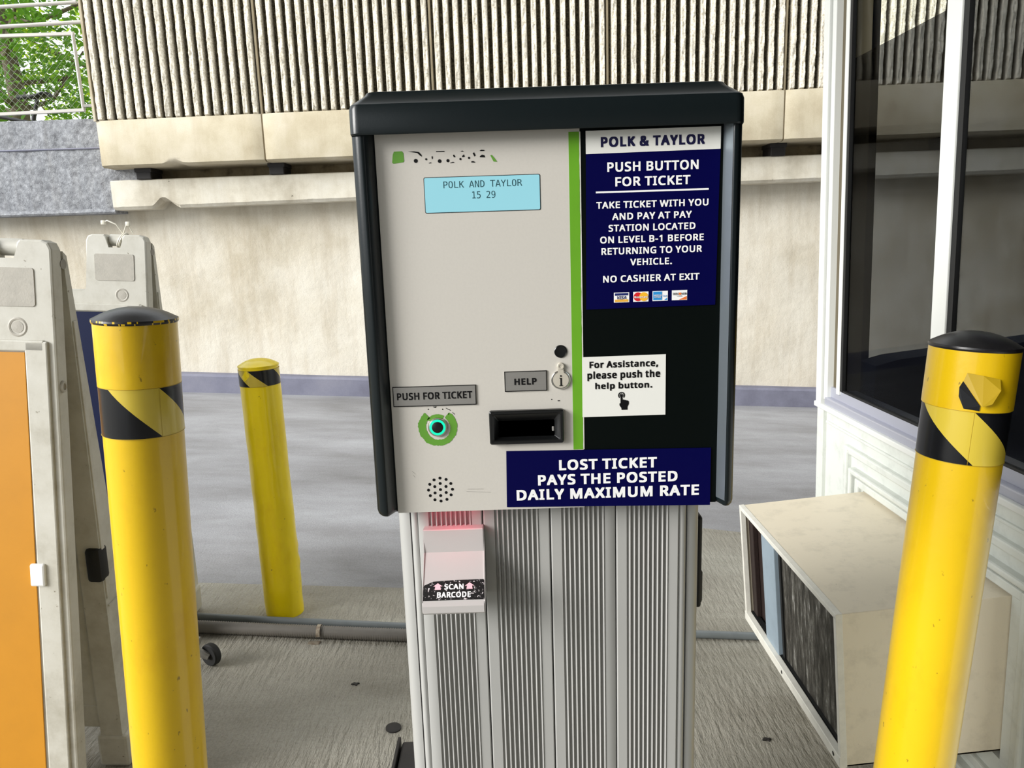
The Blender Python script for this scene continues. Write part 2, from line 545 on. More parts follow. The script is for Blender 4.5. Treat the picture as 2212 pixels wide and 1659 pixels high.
# ------------------------------------------------------------------ lettering (glyph outlines as small meshes)
GLYPHS = {
    'A': (429, '0,0 187,482 242,482 428,0 366,0 308,148 118,148 61,0 138,202 290,202 236,347 235,352 233,358 230,367 227,376 224,386 221,396 218,405 216,413 214,419 210,405 207,392 203,378 199,366 196,356 193,347', '0,2,1 0,19,2 19,3,2 0,20,19 18,3,19 17,3,18 0,21,20 16,3,17 15,3,16 0,22,21 14,3,15 0,23,22 13,3,14 12,3,13 0,24,23 11,3,12 0,25,24 10,3,11 0,8,25 9,3,10 0,6,8 6,9,8 6,5,9 5,3,9 0,7,6 4,3,5'),
    'B': (437, '65,0 65,480 202,480 257,477 303,468 338,453 364,431 379,400 384,361 382,334 374,311 361,290 343,274 320,262 293,255 293,251 312,247 331,241 348,234 363,224 376,212 386,197 394,180 399,160 400,136 395,96 380,63 356,36 322,16 282,4 234,0 126,275 214,275 251,278 279,284 299,295 312,310 319,330 322,354 319,378 309,397 294,411 272,420 242,426 205,428 126,428 126,51 222,51 261,54 290,62 311,76 325,94 333,116 336,141 333,165 324,185 310,202 288,215 257,222 218,225 126,225', '0,45,1 45,2,1 45,3,2 45,4,3 45,5,4 45,6,5 45,44,6 44,43,6 43,7,6 0,31,45 42,7,43 41,7,42 40,7,41 40,8,7 39,8,40 38,8,39 38,9,8 37,9,38 37,10,9 36,10,37 36,11,10 35,11,36 34,11,35 34,12,11 33,12,34 32,12,33 0,60,31 60,32,31 60,12,32 60,13,12 60,14,13 60,15,14 60,16,15 60,17,16 60,18,17 60,59,18 59,19,18 0,46,60 58,19,59 58,20,19 57,20,58 56,20,57 56,21,20 55,21,56 55,22,21 54,22,55 54,23,22 53,23,54 53,24,23 52,24,53 52,25,24 51,25,52 51,26,25 50,26,51 49,26,50 49,27,26 48,27,49 47,27,48 0,47,46 0,27,47 0,28,27 0,29,28 0,30,29'),
    'C': (424, '261,-7 215,-3 174,7 139,24 109,46 85,75 65,109 52,149 44,192 41,240 44,287 53,330 67,368 88,403 114,431 146,455 183,472 225,483 271,486 320,483 364,474 404,458 379,407 364,413 348,420 330,425 311,430 292,432 271,433 223,427 182,410 149,381 124,343 110,296 105,240 109,184 123,137 146,98 178,69 219,52 270,46 291,47 311,49 330,52 348,56 367,60 385,65 385,13 367,7 348,2 329,-2 309,-5 286,-6', '17,19,18 17,20,19 16,20,17 16,21,20 15,21,16 15,26,21 26,25,21 25,24,21 24,23,21 23,22,21 14,28,15 28,27,15 27,26,15 14,29,28 13,29,14 13,30,29 13,31,30 12,31,13 12,32,31 11,32,12 11,33,32 10,33,11 10,34,33 9,34,10 8,34,9 8,35,34 7,35,8 7,36,35 6,36,7 6,37,36 5,37,6 5,38,37 4,38,5 4,39,38 45,47,46 44,47,45 43,47,44 4,40,39 42,47,43 41,47,42 40,47,41 3,40,4 3,47,40 2,47,3 2,48,47 1,48,2 1,49,48 1,50,49 1,51,50 0,51,1 0,52,51'),
    'D': (490, '65,0 65,480 213,480 259,477 301,468 338,453 371,432 398,406 420,374 436,336 446,293 449,244 442,170 420,109 383,61 333,27 272,7 199,0 126,52 191,52 299,73 364,136 385,242 380,301 364,348 338,383 302,408 258,423 204,428 126,428', '0,29,1 29,2,1 29,3,2 29,4,3 29,5,4 29,6,5 29,28,6 28,27,6 27,7,6 0,18,29 26,7,27 25,7,26 25,8,7 24,8,25 24,9,8 23,9,24 23,10,9 22,10,23 22,11,10 22,12,11 21,12,22 21,13,12 20,13,21 20,14,13 19,14,20 19,15,14 0,19,18 0,15,19 0,16,15 0,17,16'),
    'E': (373, '65,0 65,480 333,480 333,426 126,426 126,277 321,277 321,224 126,224 126,53 333,53 333,0', '0,4,1 4,2,1 4,3,2 0,5,4 0,8,5 8,6,5 8,7,6 0,9,8 0,10,9 0,11,10'),
    'F': (349, '65,0 65,480 333,480 333,426 126,426 126,257 320,257 320,203 126,203 126,0', '0,4,1 4,2,1 4,3,2 0,5,4 0,8,5 8,6,5 8,7,6 0,9,8'),
    'G': (489, '271,-7 224,-3 182,7 145,23 114,46 88,74 67,108 53,148 44,191 41,240 44,288 54,331 71,370 93,404 121,433 155,456 195,473 240,483 289,486 316,485 341,483 366,479 389,473 411,466 433,458 410,406 392,413 373,419 352,425 331,430 309,432 286,433 233,427 188,410 152,381 125,343 109,296 104,240 106,203 112,169 123,139 137,112 157,89 181,70 210,57 245,48 285,46 305,46 323,47 338,49 353,51 366,54 379,57 379,199 273,199 273,253 439,253 439,18 413,10 387,4 361,-1 333,-4 303,-6', '17,19,18 17,20,19 17,21,20 16,21,17 16,22,21 16,23,22 15,23,16 15,24,23 15,29,24 29,28,24 28,27,24 27,26,24 26,25,24 14,31,15 31,30,15 30,29,15 14,32,31 13,32,14 13,33,32 13,34,33 12,34,13 12,35,34 11,35,12 11,36,35 10,36,11 10,37,36 9,37,10 54,56,55 54,53,56 53,57,56 8,37,9 8,38,37 8,39,38 52,57,53 7,39,8 7,40,39 6,40,7 6,41,40 6,42,41 5,42,6 5,43,42 4,43,5 4,44,43 51,57,52 4,45,44 50,57,51 49,57,50 48,57,49 4,46,45 47,57,48 46,57,47 3,46,4 3,57,46 2,57,3 2,58,57 2,59,58 1,59,2 1,60,59 1,61,60 0,61,1 0,62,61'),
    'H': (498, '65,0 65,480 126,480 126,277 371,277 371,480 432,480 432,0 371,0 371,224 126,224 126,0', '0,2,1 0,3,2 4,6,5 4,7,6 0,10,3 10,4,3 10,9,4 9,7,4 0,11,10 8,7,9'),
    'I': (228, '27,0 27,35 83,48 83,431 27,445 27,480 200,480 200,445 144,431 144,48 200,35 200,0', '4,6,5 4,7,6 3,7,4 3,8,7 2,8,3 2,9,8 1,9,2 1,10,9 0,10,1 0,11,10'),
    'K': (416, '65,0 65,480 126,480 126,243 139,258 153,274 167,289 181,304 194,319 208,334 338,480 408,480 218,271 416,0 345,0 175,229 126,186 126,0', '0,2,1 0,3,2 9,11,10 9,12,11 8,12,9 7,12,8 6,12,7 5,12,6 4,12,5 4,15,12 15,13,12 3,15,4 0,16,3 16,15,3 14,13,15 0,17,16'),
    'L': (352, '65,0 65,480 126,480 126,54 335,54 335,0', '0,2,1 0,3,2 0,4,3 0,5,4'),
    'M': (609, '65,0 65,480 154,480 302,87 305,87 455,480 544,480 544,0 484,0 484,295 484,318 485,341 486,364 487,385 488,404 489,420 486,420 326,0 277,0 119,420 116,420 117,405 119,386 120,364 120,340 121,316 121,291 121,0', '0,20,1 20,2,1 20,19,2 19,3,2 4,16,5 16,6,5 16,15,6 15,7,6 0,21,20 18,3,19 4,17,16 14,7,15 0,22,21 13,7,14 0,23,22 12,7,13 0,24,23 11,7,12 10,7,11 0,25,24 9,7,10 0,26,25 8,7,9 0,27,26 18,4,3 18,17,4'),
    'N': (510, '65,0 65,480 135,480 391,83 394,83 393,91 393,102 392,115 391,130 391,145 390,162 389,178 389,194 389,209 389,480 445,480 445,0 375,0 118,398 116,398 117,381 118,362 119,340 120,316 121,292 121,268 121,0', '0,19,1 19,2,1 19,18,2 18,3,2 13,15,14 13,16,15 0,20,19 17,3,18 0,21,20 0,22,21 0,23,22 0,24,23 0,25,24 0,26,25 12,16,13 11,16,12 10,16,11 9,16,10 8,16,9 7,16,8 6,16,7 5,16,6 4,16,5 17,4,3 17,16,4'),
    'O': (525, '263,-7 216,-3 174,7 139,24 109,48 84,76 65,111 52,150 44,193 41,241 44,288 52,331 65,370 84,404 109,433 139,456 174,473 216,483 263,487 309,484 349,473 384,456 414,433 439,405 458,370 472,331 481,288 484,240 481,193 472,150 458,110 439,76 414,47 384,24 349,7 308,-3 263,46 312,51 352,69 382,98 403,137 416,184 420,240 416,297 403,344 382,382 352,411 313,428 263,434 214,428 174,411 143,382 122,344 109,297 105,240 109,184 122,137 143,98 173,69 213,51', '17,19,18 17,20,19 16,20,17 16,21,20 15,21,16 15,22,21 14,48,15 48,22,15 14,49,48 47,22,48 47,23,22 13,49,14 46,23,47 13,50,49 45,23,46 13,51,50 45,24,23 12,51,13 12,52,51 44,24,45 44,25,24 11,52,12 11,53,52 43,25,44 43,26,25 10,53,11 42,26,43 10,54,53 9,54,10 42,27,26 8,54,9 8,55,54 41,27,42 41,28,27 7,55,8 41,29,28 7,56,55 40,29,41 6,56,7 40,30,29 6,57,56 39,30,40 5,57,6 39,31,30 5,58,57 38,31,39 4,58,5 38,32,31 4,59,58 37,32,38 4,36,59 36,32,37 3,36,4 36,33,32 3,33,36 2,33,3 2,34,33 1,34,2 1,35,34 0,35,1'),
    'P': (406, '65,0 65,480 192,480 249,475 295,463 329,443 353,415 367,380 372,338 370,313 364,288 354,264 340,243 320,224 294,208 263,196 225,189 181,187 126,187 126,0 126,238 174,238 216,241 250,248 276,261 295,279 306,304 310,336 306,364 296,387 280,405 257,418 225,425 187,428 126,428', '0,34,1 34,2,1 34,3,2 34,4,3 34,5,4 34,33,5 33,32,5 32,6,5 0,20,34 31,6,32 30,6,31 30,7,6 29,7,30 28,7,29 28,8,7 27,8,28 27,9,8 26,9,27 26,10,9 25,10,26 25,11,10 24,11,25 24,12,11 23,12,24 22,12,23 22,13,12 21,13,22 0,18,20 18,21,20 18,13,21 18,14,13 18,15,14 18,16,15 18,17,16 0,19,18'),
    'Q': (525, '372,-114 279,-6 275,-6 272,-7 270,-7 268,-7 265,-7 263,-7 216,-3 174,7 139,24 109,48 84,76 65,111 52,150 44,193 41,241 44,288 52,331 65,370 84,404 109,433 139,456 174,473 216,483 263,487 309,484 349,473 384,456 414,433 439,405 458,370 472,331 481,288 484,240 480,185 468,135 448,91 421,54 386,25 344,5 459,-114 263,46 312,51 352,69 382,98 403,137 416,184 420,240 416,297 403,344 382,382 352,411 313,428 263,434 214,428 174,411 143,382 122,344 109,297 105,240 109,184 122,137 143,98 173,69 213,51', '24,26,25 24,27,26 23,27,24 23,28,27 22,28,23 22,29,28 21,54,22 54,29,22 21,55,54 53,29,54 53,30,29 20,55,21 52,30,53 20,56,55 51,30,52 20,57,56 51,31,30 19,57,20 19,58,57 50,31,51 50,32,31 18,58,19 18,59,58 49,32,50 49,33,32 17,59,18 48,33,49 17,60,59 16,60,17 48,34,33 15,60,16 15,61,60 47,34,48 47,35,34 14,61,15 47,36,35 14,62,61 46,36,47 13,62,14 13,63,62 45,36,46 45,37,36 12,63,13 12,64,63 44,37,45 44,38,37 11,64,12 11,65,64 43,38,44 43,39,38 11,42,65 42,39,43 10,42,11 10,39,42 10,40,39 9,40,10 8,40,9 8,1,40 1,41,40 7,1,8 7,2,1 0,41,1 7,3,2 7,4,3 6,4,7 5,4,6'),
    'R': (418, '65,0 65,480 197,480 252,476 296,464 329,446 353,419 367,385 372,343 370,319 366,298 358,279 348,264 336,250 322,239 307,229 292,221 276,215 408,0 337,0 221,198 126,198 126,0 126,249 197,249 233,252 261,259 283,272 298,290 307,313 310,340 306,369 297,391 281,407 259,418 230,425 194,427 126,427', '0,37,1 37,2,1 37,3,2 37,4,3 37,5,4 37,36,5 36,6,5 0,23,37 35,6,36 34,6,35 34,7,6 33,7,34 32,7,33 31,7,32 31,8,7 30,8,31 30,9,8 29,9,30 29,10,9 28,10,29 28,11,10 27,11,28 27,12,11 26,12,27 26,13,12 25,13,26 24,13,25 24,14,13 0,21,23 21,24,23 21,14,24 21,15,14 21,16,15 21,17,16 21,20,17 20,18,17 0,22,21 19,18,20'),
    'S': (369, '166,-7 140,-6 115,-4 91,-1 70,4 51,9 34,16 34,74 52,67 72,60 94,54 119,50 143,47 169,46 201,48 228,55 249,66 265,82 274,101 277,123 276,138 272,151 267,163 258,173 247,183 232,192 214,202 191,212 164,222 126,238 96,256 72,276 54,300 44,329 40,364 42,388 49,410 60,429 74,446 92,460 114,471 138,480 165,485 193,486 219,485 243,483 266,479 287,473 307,467 326,459 307,408 290,414 272,420 253,426 233,430 213,432 192,433 165,431 142,425 124,414 112,400 104,383 101,363 103,348 106,335 111,323 120,313 131,303 144,294 161,285 182,276 206,267 233,256 257,245 278,233 296,221 310,207 322,191 330,173 335,152 337,128 332,89 317,56 291,29 256,9 215,-3', '42,44,43 42,45,44 41,45,42 41,46,45 40,46,41 40,47,46 40,48,47 39,48,40 39,49,48 38,49,39 38,55,49 55,54,49 54,53,49 53,52,49 52,51,49 51,50,49 37,56,38 56,55,38 37,57,56 37,58,57 36,58,37 36,59,58 36,60,59 35,60,36 35,61,60 34,61,35 34,62,61 33,62,34 33,63,62 33,64,63 33,65,64 32,65,33 32,66,65 32,67,66 32,68,67 31,68,32 31,69,68 31,70,69 31,71,70 30,71,31 30,72,71 30,73,72 29,73,30 29,74,73 28,74,29 28,75,74 27,75,28 27,76,75 26,76,27 26,77,76 25,77,26 24,77,25 24,78,77 23,78,24 22,78,23 22,79,78 21,79,22 21,80,79 20,80,21 19,80,20 19,81,80 18,81,19 17,81,18 17,82,81 16,82,17 6,8,7 6,9,8 15,82,16 6,10,9 15,83,82 14,83,15 6,11,10 6,12,11 13,83,14 6,13,12 6,83,13 6,84,83 5,84,6 4,84,5 4,85,84 3,85,4 2,85,3 2,0,85 1,0,2'),
    'T': (373, '156,0 156,426 7,426 7,480 366,480 366,426 217,426 217,0', '2,4,3 2,5,4 1,5,2 0,6,1 6,5,1 0,7,6'),
    'U': (491, '243,-7 188,-1 143,15 107,42 81,78 66,121 60,171 60,480 121,480 121,169 124,133 135,102 152,78 176,60 208,49 246,46 286,50 317,61 341,80 357,106 367,135 370,169 370,480 430,480 430,169 428,137 421,107 410,80 394,55 373,34 348,16 318,4 283,-4', '6,8,7 6,9,8 21,23,22 21,24,23 5,9,6 20,24,21 20,25,24 5,10,9 20,26,25 19,26,20 5,11,10 4,11,5 19,27,26 18,27,19 4,12,11 17,27,18 17,28,27 3,12,4 3,13,12 16,28,17 3,14,13 16,29,28 15,29,16 3,15,14 3,29,15 2,29,3 2,30,29 2,31,30 1,31,2 1,32,31 0,32,1'),
    'V': (403, '171,0 0,480 63,480 171,172 178,153 184,134 189,117 194,100 198,83 201,67 205,83 209,100 214,117 219,135 225,154 232,173 339,480 403,480 232,0', '0,2,1 0,3,2 15,17,16 15,18,17 14,18,15 0,4,3 13,18,14 0,5,4 12,18,13 0,6,5 11,18,12 0,7,6 10,18,11 0,8,7 9,18,10 0,9,8 0,18,9'),
    'W': (625, '135,0 8,480 71,480 146,187 151,166 155,146 160,127 163,108 166,90 169,73 171,91 175,110 179,130 183,150 188,170 194,190 279,480 341,480 429,188 435,167 440,147 445,127 449,107 453,89 455,73 458,90 461,108 465,127 469,146 474,167 479,187 553,480 616,480 488,0 427,0 334,314 330,327 327,340 323,353 320,366 317,377 314,388 312,397 311,404 310,409 309,401 306,389 303,372 298,352 293,333 287,312 196,0', '0,2,1 0,3,2 15,17,16 15,44,17 44,18,17 30,32,31 30,33,32 15,45,44 43,18,44 42,18,43 15,46,45 41,18,42 15,47,46 40,18,41 39,18,40 15,48,47 38,18,39 37,18,38 15,49,48 36,18,37 15,50,49 35,18,36 34,18,35 15,51,50 14,51,15 34,19,18 29,33,30 0,4,3 13,51,14 34,20,19 28,33,29 0,5,4 12,51,13 34,21,20 0,6,5 27,33,28 11,51,12 0,7,6 34,22,21 26,33,27 10,51,11 0,8,7 25,33,26 34,23,22 9,51,10 0,9,8 24,33,25 34,24,23 0,51,9 34,33,24'),
    'X': (394, '3,0 162,250 13,480 80,480 197,291 316,480 379,480 231,251 391,0 322,0 195,208 66,0', '1,3,2 1,4,3 4,6,5 4,7,6 1,7,4 1,8,7 0,10,1 10,8,1 0,11,10 9,8,10'),
    'Y': (380, '160,0 160,183 0,480 66,480 190,244 315,480 380,480 220,186 220,0', '1,3,2 1,4,3 4,6,5 4,7,6 1,7,4 1,8,7 0,8,1'),
    '&': (492, '187,-7 144,-3 107,9 77,28 54,54 40,86 36,125 39,157 48,185 63,208 84,228 109,248 139,266 125,282 112,300 99,318 89,337 83,359 81,382 84,413 95,439 114,459 139,475 169,484 204,487 237,484 266,475 289,460 306,439 317,414 320,383 317,357 308,333 293,312 273,293 250,275 224,258 354,133 365,148 374,164 382,181 389,200 396,219 401,240 461,240 453,212 444,185 434,160 422,136 408,115 392,95 490,0 410,0 352,56 330,39 307,24 281,11 254,1 222,-5 188,293 212,308 231,322 245,336 254,350 260,366 262,383 260,399 255,412 246,423 234,432 219,437 202,439 185,437 169,432 156,424 146,413 140,399 138,383 140,367 144,352 151,338 161,324 173,309 189,46 216,47 241,52 263,60 282,70 299,81 314,93 175,229 152,215 133,200 118,185 106,169 100,150 97,127 100,104 108,84 122,68 141,56 163,48', '23,25,24 23,26,25 22,26,23 22,27,26 21,27,22 21,28,27 20,28,21 20,71,28 71,70,28 70,29,28 19,72,20 72,71,20 19,73,72 69,29,70 19,74,73 68,29,69 19,75,74 67,29,68 67,30,29 18,75,19 18,76,75 66,30,67 18,77,76 65,30,66 64,30,65 64,31,30 18,78,77 17,78,18 17,79,78 63,31,64 16,79,17 63,32,31 16,80,79 62,32,63 16,81,80 15,81,16 61,32,62 61,33,32 15,82,81 60,33,61 14,82,15 60,34,33 14,59,82 59,34,60 13,59,14 13,34,59 13,35,34 12,35,13 12,36,35 11,36,12 11,90,36 90,37,36 10,90,11 42,44,43 42,45,44 10,91,90 89,37,90 9,91,10 41,45,42 9,92,91 41,46,45 8,92,9 8,93,92 40,46,41 8,94,93 40,47,46 7,94,8 39,47,40 7,95,94 38,47,39 38,48,47 6,95,7 6,96,95 37,48,38 37,49,48 89,49,37 6,97,96 5,97,6 89,50,49 5,98,97 89,51,50 88,51,89 4,98,5 4,99,98 87,53,88 53,51,88 86,53,87 4,100,99 85,53,86 85,54,53 52,51,53 4,101,100 3,101,4 84,54,85 3,83,101 83,54,84 3,54,83 3,55,54 2,55,3 2,56,55 2,57,56 1,57,2 1,58,57 0,58,1'),
    '-': (216, '27,154 27,206 189,206 189,154', '0,2,1 0,3,2'),
    '1': (384, '181,0 181,335 181,353 181,369 181,381 182,393 183,405 183,418 176,411 170,405 164,400 158,394 150,388 142,381 91,339 60,379 189,480 238,480 238,0', '15,17,16 15,7,17 7,18,17 15,8,7 6,18,7 15,9,8 5,18,6 15,10,9 15,11,10 15,12,11 4,18,5 15,13,12 3,18,4 15,14,13 2,18,3 1,18,2 0,18,1'),
    '.': (180, '89,-9 79,-8 69,-5 60,1 54,10 50,22 48,36 50,51 54,63 60,71 69,77 79,80 89,81 100,80 110,77 119,71 126,63 130,51 132,36 130,22 126,10 119,1 110,-5 100,-8', '11,13,12 10,13,11 10,14,13 9,14,10 9,15,14 8,15,9 8,16,15 8,17,16 7,17,8 7,18,17 6,18,7 5,18,6 5,19,18 4,19,5 4,20,19 3,20,4 3,21,20 2,21,3 2,22,21 1,22,2 1,23,22 0,23,1'),
    ',': (180, '28,-87 34,-60 40,-32 47,-3 53,27 57,53 61,78 124,78 129,71 122,46 114,20 104,-8 93,-35 82,-62 71,-87', '5,7,6 5,8,7 5,9,8 4,9,5 4,10,9 3,10,4 3,11,10 2,11,3 2,12,11 1,12,2 1,13,12 0,13,1 0,14,13'),
    'a': (377, '144,-7 114,-4 86,5 63,19 45,40 34,67 31,100 36,133 50,161 73,183 106,200 150,210 203,215 265,217 265,238 262,265 256,286 245,301 230,311 212,316 190,318 172,317 154,315 136,310 120,304 104,298 89,291 71,335 87,343 106,350 126,357 148,362 170,365 193,366 233,363 266,353 291,337 308,314 319,283 322,245 322,0 279,0 268,51 265,51 249,33 233,19 216,7 196,0 173,-5 158,41 187,44 212,52 234,66 251,86 261,112 264,144 264,176 211,174 171,170 140,163 118,152 103,138 95,121 92,99 94,81 100,66 110,55 124,47 140,43', '32,34,33 31,34,32 31,35,34 30,35,31 29,35,30 29,36,35 28,36,29 27,36,28 27,37,36 26,25,27 25,24,27 24,23,27 23,22,27 22,21,27 21,20,27 20,37,27 19,37,20 18,37,19 18,38,37 17,38,18 16,38,17 15,38,16 15,39,38 14,39,15 14,40,39 13,40,14 12,56,13 56,40,13 11,56,12 10,56,11 9,56,10 8,57,9 57,56,9 55,40,56 8,58,57 8,59,58 8,60,59 7,60,8 7,61,60 54,40,55 7,62,61 6,62,7 6,63,62 53,40,54 5,63,6 5,64,63 52,42,53 42,40,53 5,65,64 4,65,5 4,66,65 51,42,52 4,67,66 50,43,51 43,42,51 50,44,43 41,40,42 4,68,67 49,44,50 4,49,68 4,44,49 3,44,4 3,45,44 2,45,3 2,46,45 2,47,46 1,47,2 1,48,47 0,48,1'),
    'b': (413, '228,-7 201,-5 178,0 158,9 142,20 128,32 116,46 111,46 99,0 57,0 57,510 116,510 116,386 116,371 116,357 115,344 114,331 114,321 113,312 116,312 128,327 142,339 158,351 178,359 201,364 228,366 269,361 305,345 335,319 358,283 372,237 376,180 372,123 358,77 335,40 305,14 269,-1 219,42 248,46 273,58 291,78 304,105 312,139 315,181 304,256 272,302 218,317 183,313 157,302 138,284 126,258 119,224 116,182 116,179 119,138 126,105 138,78 157,58 184,46', '9,11,10 9,12,11 9,13,12 9,14,13 24,26,25 23,26,24 23,27,26 22,27,23 9,15,14 21,27,22 21,28,27 9,16,15 20,28,21 9,17,16 19,46,20 46,28,20 9,18,17 46,29,28 19,47,46 45,29,46 19,48,47 9,19,18 9,50,19 50,49,19 49,48,19 44,29,45 44,30,29 9,51,50 43,30,44 43,31,30 9,52,51 9,53,52 42,31,43 42,32,31 9,54,53 41,32,42 9,55,54 41,33,32 40,33,41 9,56,55 39,33,40 9,7,56 7,57,56 39,34,33 38,34,39 7,58,57 37,34,38 7,6,58 6,37,58 9,8,7 5,37,6 5,34,37 5,35,34 4,35,5 3,35,4 3,36,35 2,36,3 1,36,2 1,0,36'),
    'c': (322, '201,-7 171,-5 143,2 117,13 93,28 74,48 58,73 46,103 39,138 37,178 39,220 47,256 59,286 76,311 96,332 119,347 146,358 174,365 206,367 224,366 241,364 259,361 275,357 288,352 300,347 282,298 271,302 258,306 244,310 230,313 217,314 204,315 145,300 110,254 98,179 101,139 110,105 124,79 144,60 170,48 201,44 220,45 237,47 253,50 267,55 281,60 294,65 294,13 282,7 268,2 254,-2 239,-4 221,-6', '17,19,18 17,20,19 16,20,17 16,21,20 16,22,21 15,22,16 15,23,22 15,24,23 14,24,15 14,29,24 29,28,24 28,27,24 27,26,24 26,25,24 13,31,14 31,30,14 30,29,14 13,32,31 12,32,13 12,33,32 11,33,12 10,33,11 10,34,33 9,34,10 9,35,34 8,35,9 8,36,35 7,36,8 7,37,36 6,37,7 6,38,37 5,38,6 45,47,46 5,39,38 44,47,45 43,47,44 42,47,43 4,39,5 4,40,39 41,47,42 40,47,41 4,47,40 3,47,4 2,47,3 2,48,47 2,49,48 2,50,49 1,50,2 1,51,50 1,52,51 0,52,1'),
    'd': (413, '185,-7 143,-2 107,14 77,40 55,76 41,123 37,179 41,236 55,283 78,319 108,346 144,361 185,367 211,365 234,360 254,351 270,340 285,328 297,314 301,314 300,320 300,329 299,339 298,350 297,359 297,367 297,510 356,510 356,0 308,0 300,48 297,48 285,34 271,21 254,9 234,0 211,-5 194,42 228,46 255,56 274,74 287,98 295,129 298,168 298,179 295,220 288,254 275,282 256,302 229,314 193,318 164,313 140,301 122,280 109,252 101,218 98,178 101,138 109,105 122,78 141,58 165,46', '25,27,26 25,28,27 11,13,12 24,28,25 11,14,13 10,14,11 10,15,14 23,28,24 10,16,15 22,28,23 9,16,10 9,17,16 21,28,22 20,28,21 9,50,17 50,18,17 19,28,20 8,51,9 51,50,9 49,18,50 48,18,49 48,19,18 48,47,19 47,46,19 46,28,19 8,52,51 8,53,52 7,53,8 7,54,53 45,28,46 7,55,54 6,55,7 44,28,45 6,56,55 5,56,6 43,28,44 5,57,56 42,28,43 5,58,57 41,28,42 4,58,5 4,59,58 40,28,41 4,60,59 3,60,4 39,30,40 30,28,40 3,61,60 38,31,39 31,30,39 38,32,31 29,28,30 3,37,61 37,32,38 3,32,37 2,32,3 2,33,32 2,34,33 1,34,2 1,35,34 1,36,35 0,36,1'),
    'e': (379, '210,-7 177,-4 147,3 120,14 96,30 75,51 59,76 47,106 39,140 37,177 39,215 46,249 57,279 72,305 90,326 112,344 138,357 166,364 196,367 226,364 252,358 276,347 296,331 313,312 327,290 337,264 343,235 345,204 345,169 98,169 102,131 113,100 129,76 152,58 180,47 213,44 235,44 255,46 274,50 292,55 310,61 328,69 328,17 310,9 292,4 274,-1 255,-4 234,-6 99,216 283,216 280,244 273,269 262,290 245,306 223,315 195,318 169,315 147,306 129,291 114,271 105,245', '17,19,18 17,20,19 16,20,17 16,21,20 15,21,16 15,22,21 14,22,15 14,23,22 13,55,14 55,23,14 13,56,55 54,23,55 13,57,56 53,23,54 53,24,23 13,58,57 52,24,53 12,58,13 12,59,58 51,24,52 51,25,24 11,59,12 11,60,59 50,25,51 50,26,25 10,60,11 10,48,60 49,26,50 49,27,26 10,49,48 10,27,49 9,27,10 9,28,27 8,29,9 29,28,9 8,30,29 7,30,8 7,31,30 6,31,7 6,32,31 5,32,6 5,33,32 40,42,41 39,42,40 5,34,33 38,42,39 4,34,5 37,42,38 4,35,34 36,42,37 35,42,36 4,42,35 3,42,4 3,43,42 2,43,3 2,44,43 2,45,44 1,45,2 1,46,45 1,47,46 0,47,1'),
    'h': (415, '57,0 57,510 116,510 116,361 116,343 115,326 113,310 117,310 130,327 146,341 164,352 185,360 206,364 229,366 269,363 302,352 328,335 346,310 357,276 361,234 361,0 302,0 302,230 293,278 266,307 222,317 186,313 158,302 139,283 126,257 119,225 116,186 116,0', '0,2,1 0,3,2 12,14,13 11,14,12 11,15,14 0,4,3 10,15,11 10,16,15 9,16,10 0,5,4 8,16,9 8,17,16 7,25,8 25,17,8 0,6,5 7,26,25 24,17,25 7,27,26 0,7,6 0,29,7 29,28,7 28,27,7 24,18,17 23,18,24 22,18,23 22,19,18 0,30,29 22,20,19 21,20,22 0,31,30 0,32,31'),
    'i': (173, '57,0 57,360 116,360 116,0 87,420 78,421 70,424 62,429 57,436 54,446 52,457 54,469 57,479 62,486 70,491 78,494 87,495 96,494 104,491 111,486 117,479 120,469 122,457 120,446 117,436 111,429 104,424 96,421', '15,17,16 14,17,15 14,18,17 13,18,14 13,19,18 12,19,13 12,20,19 11,20,12 11,21,20 10,21,11 10,22,21 9,22,10 9,23,22 8,23,9 8,24,23 7,24,8 7,25,24 6,25,7 6,26,25 5,26,6 5,27,26 4,27,5 0,2,1 0,3,2'),
    'l': (173, '57,0 57,510 116,510 116,0', '0,2,1 0,3,2'),
    'm': (628, '57,0 57,360 105,360 113,311 117,311 129,328 144,342 162,353 182,361 202,365 223,367 273,360 310,340 333,306 336,306 350,325 366,340 386,352 407,360 429,365 452,367 489,363 520,353 543,335 560,310 570,277 574,234 574,0 515,0 515,232 507,279 483,308 442,317 410,314 385,304 367,287 355,264 347,234 345,199 345,0 286,0 286,232 278,279 253,308 212,317 180,313 155,302 137,283 125,258 118,226 116,187 116,0', '9,11,10 19,21,20 8,11,9 18,21,19 18,22,21 7,11,8 17,22,18 0,2,1 0,3,2 7,12,11 6,12,7 17,23,22 16,23,17 5,12,6 15,23,16 5,13,12 15,24,23 4,44,5 44,13,5 14,32,15 32,24,15 4,45,44 43,13,44 14,33,32 31,24,32 14,34,33 4,46,45 0,4,3 0,48,4 48,47,4 47,46,4 31,25,24 42,13,43 30,25,31 42,14,13 42,34,14 42,35,34 42,36,35 41,36,42 29,25,30 29,26,25 41,37,36 0,49,48 29,27,26 41,38,37 40,38,41 28,27,29 0,50,49 40,39,38 0,51,50'),
    'n': (415, '57,0 57,360 105,360 113,311 117,311 130,328 146,342 165,353 186,361 208,365 230,367 270,363 302,353 328,335 346,310 357,277 361,234 361,0 302,0 302,230 293,278 266,307 222,317 186,313 158,302 139,283 126,258 119,226 116,187 116,0', '9,11,10 8,11,9 8,12,11 7,12,8 0,2,1 0,3,2 6,12,7 6,13,12 5,13,6 5,14,13 4,22,5 22,14,5 4,23,22 21,14,22 4,24,23 0,4,3 0,26,4 26,25,4 25,24,4 21,15,14 20,15,21 19,15,20 19,16,15 0,27,26 19,17,16 18,17,19 0,28,27 0,29,28'),
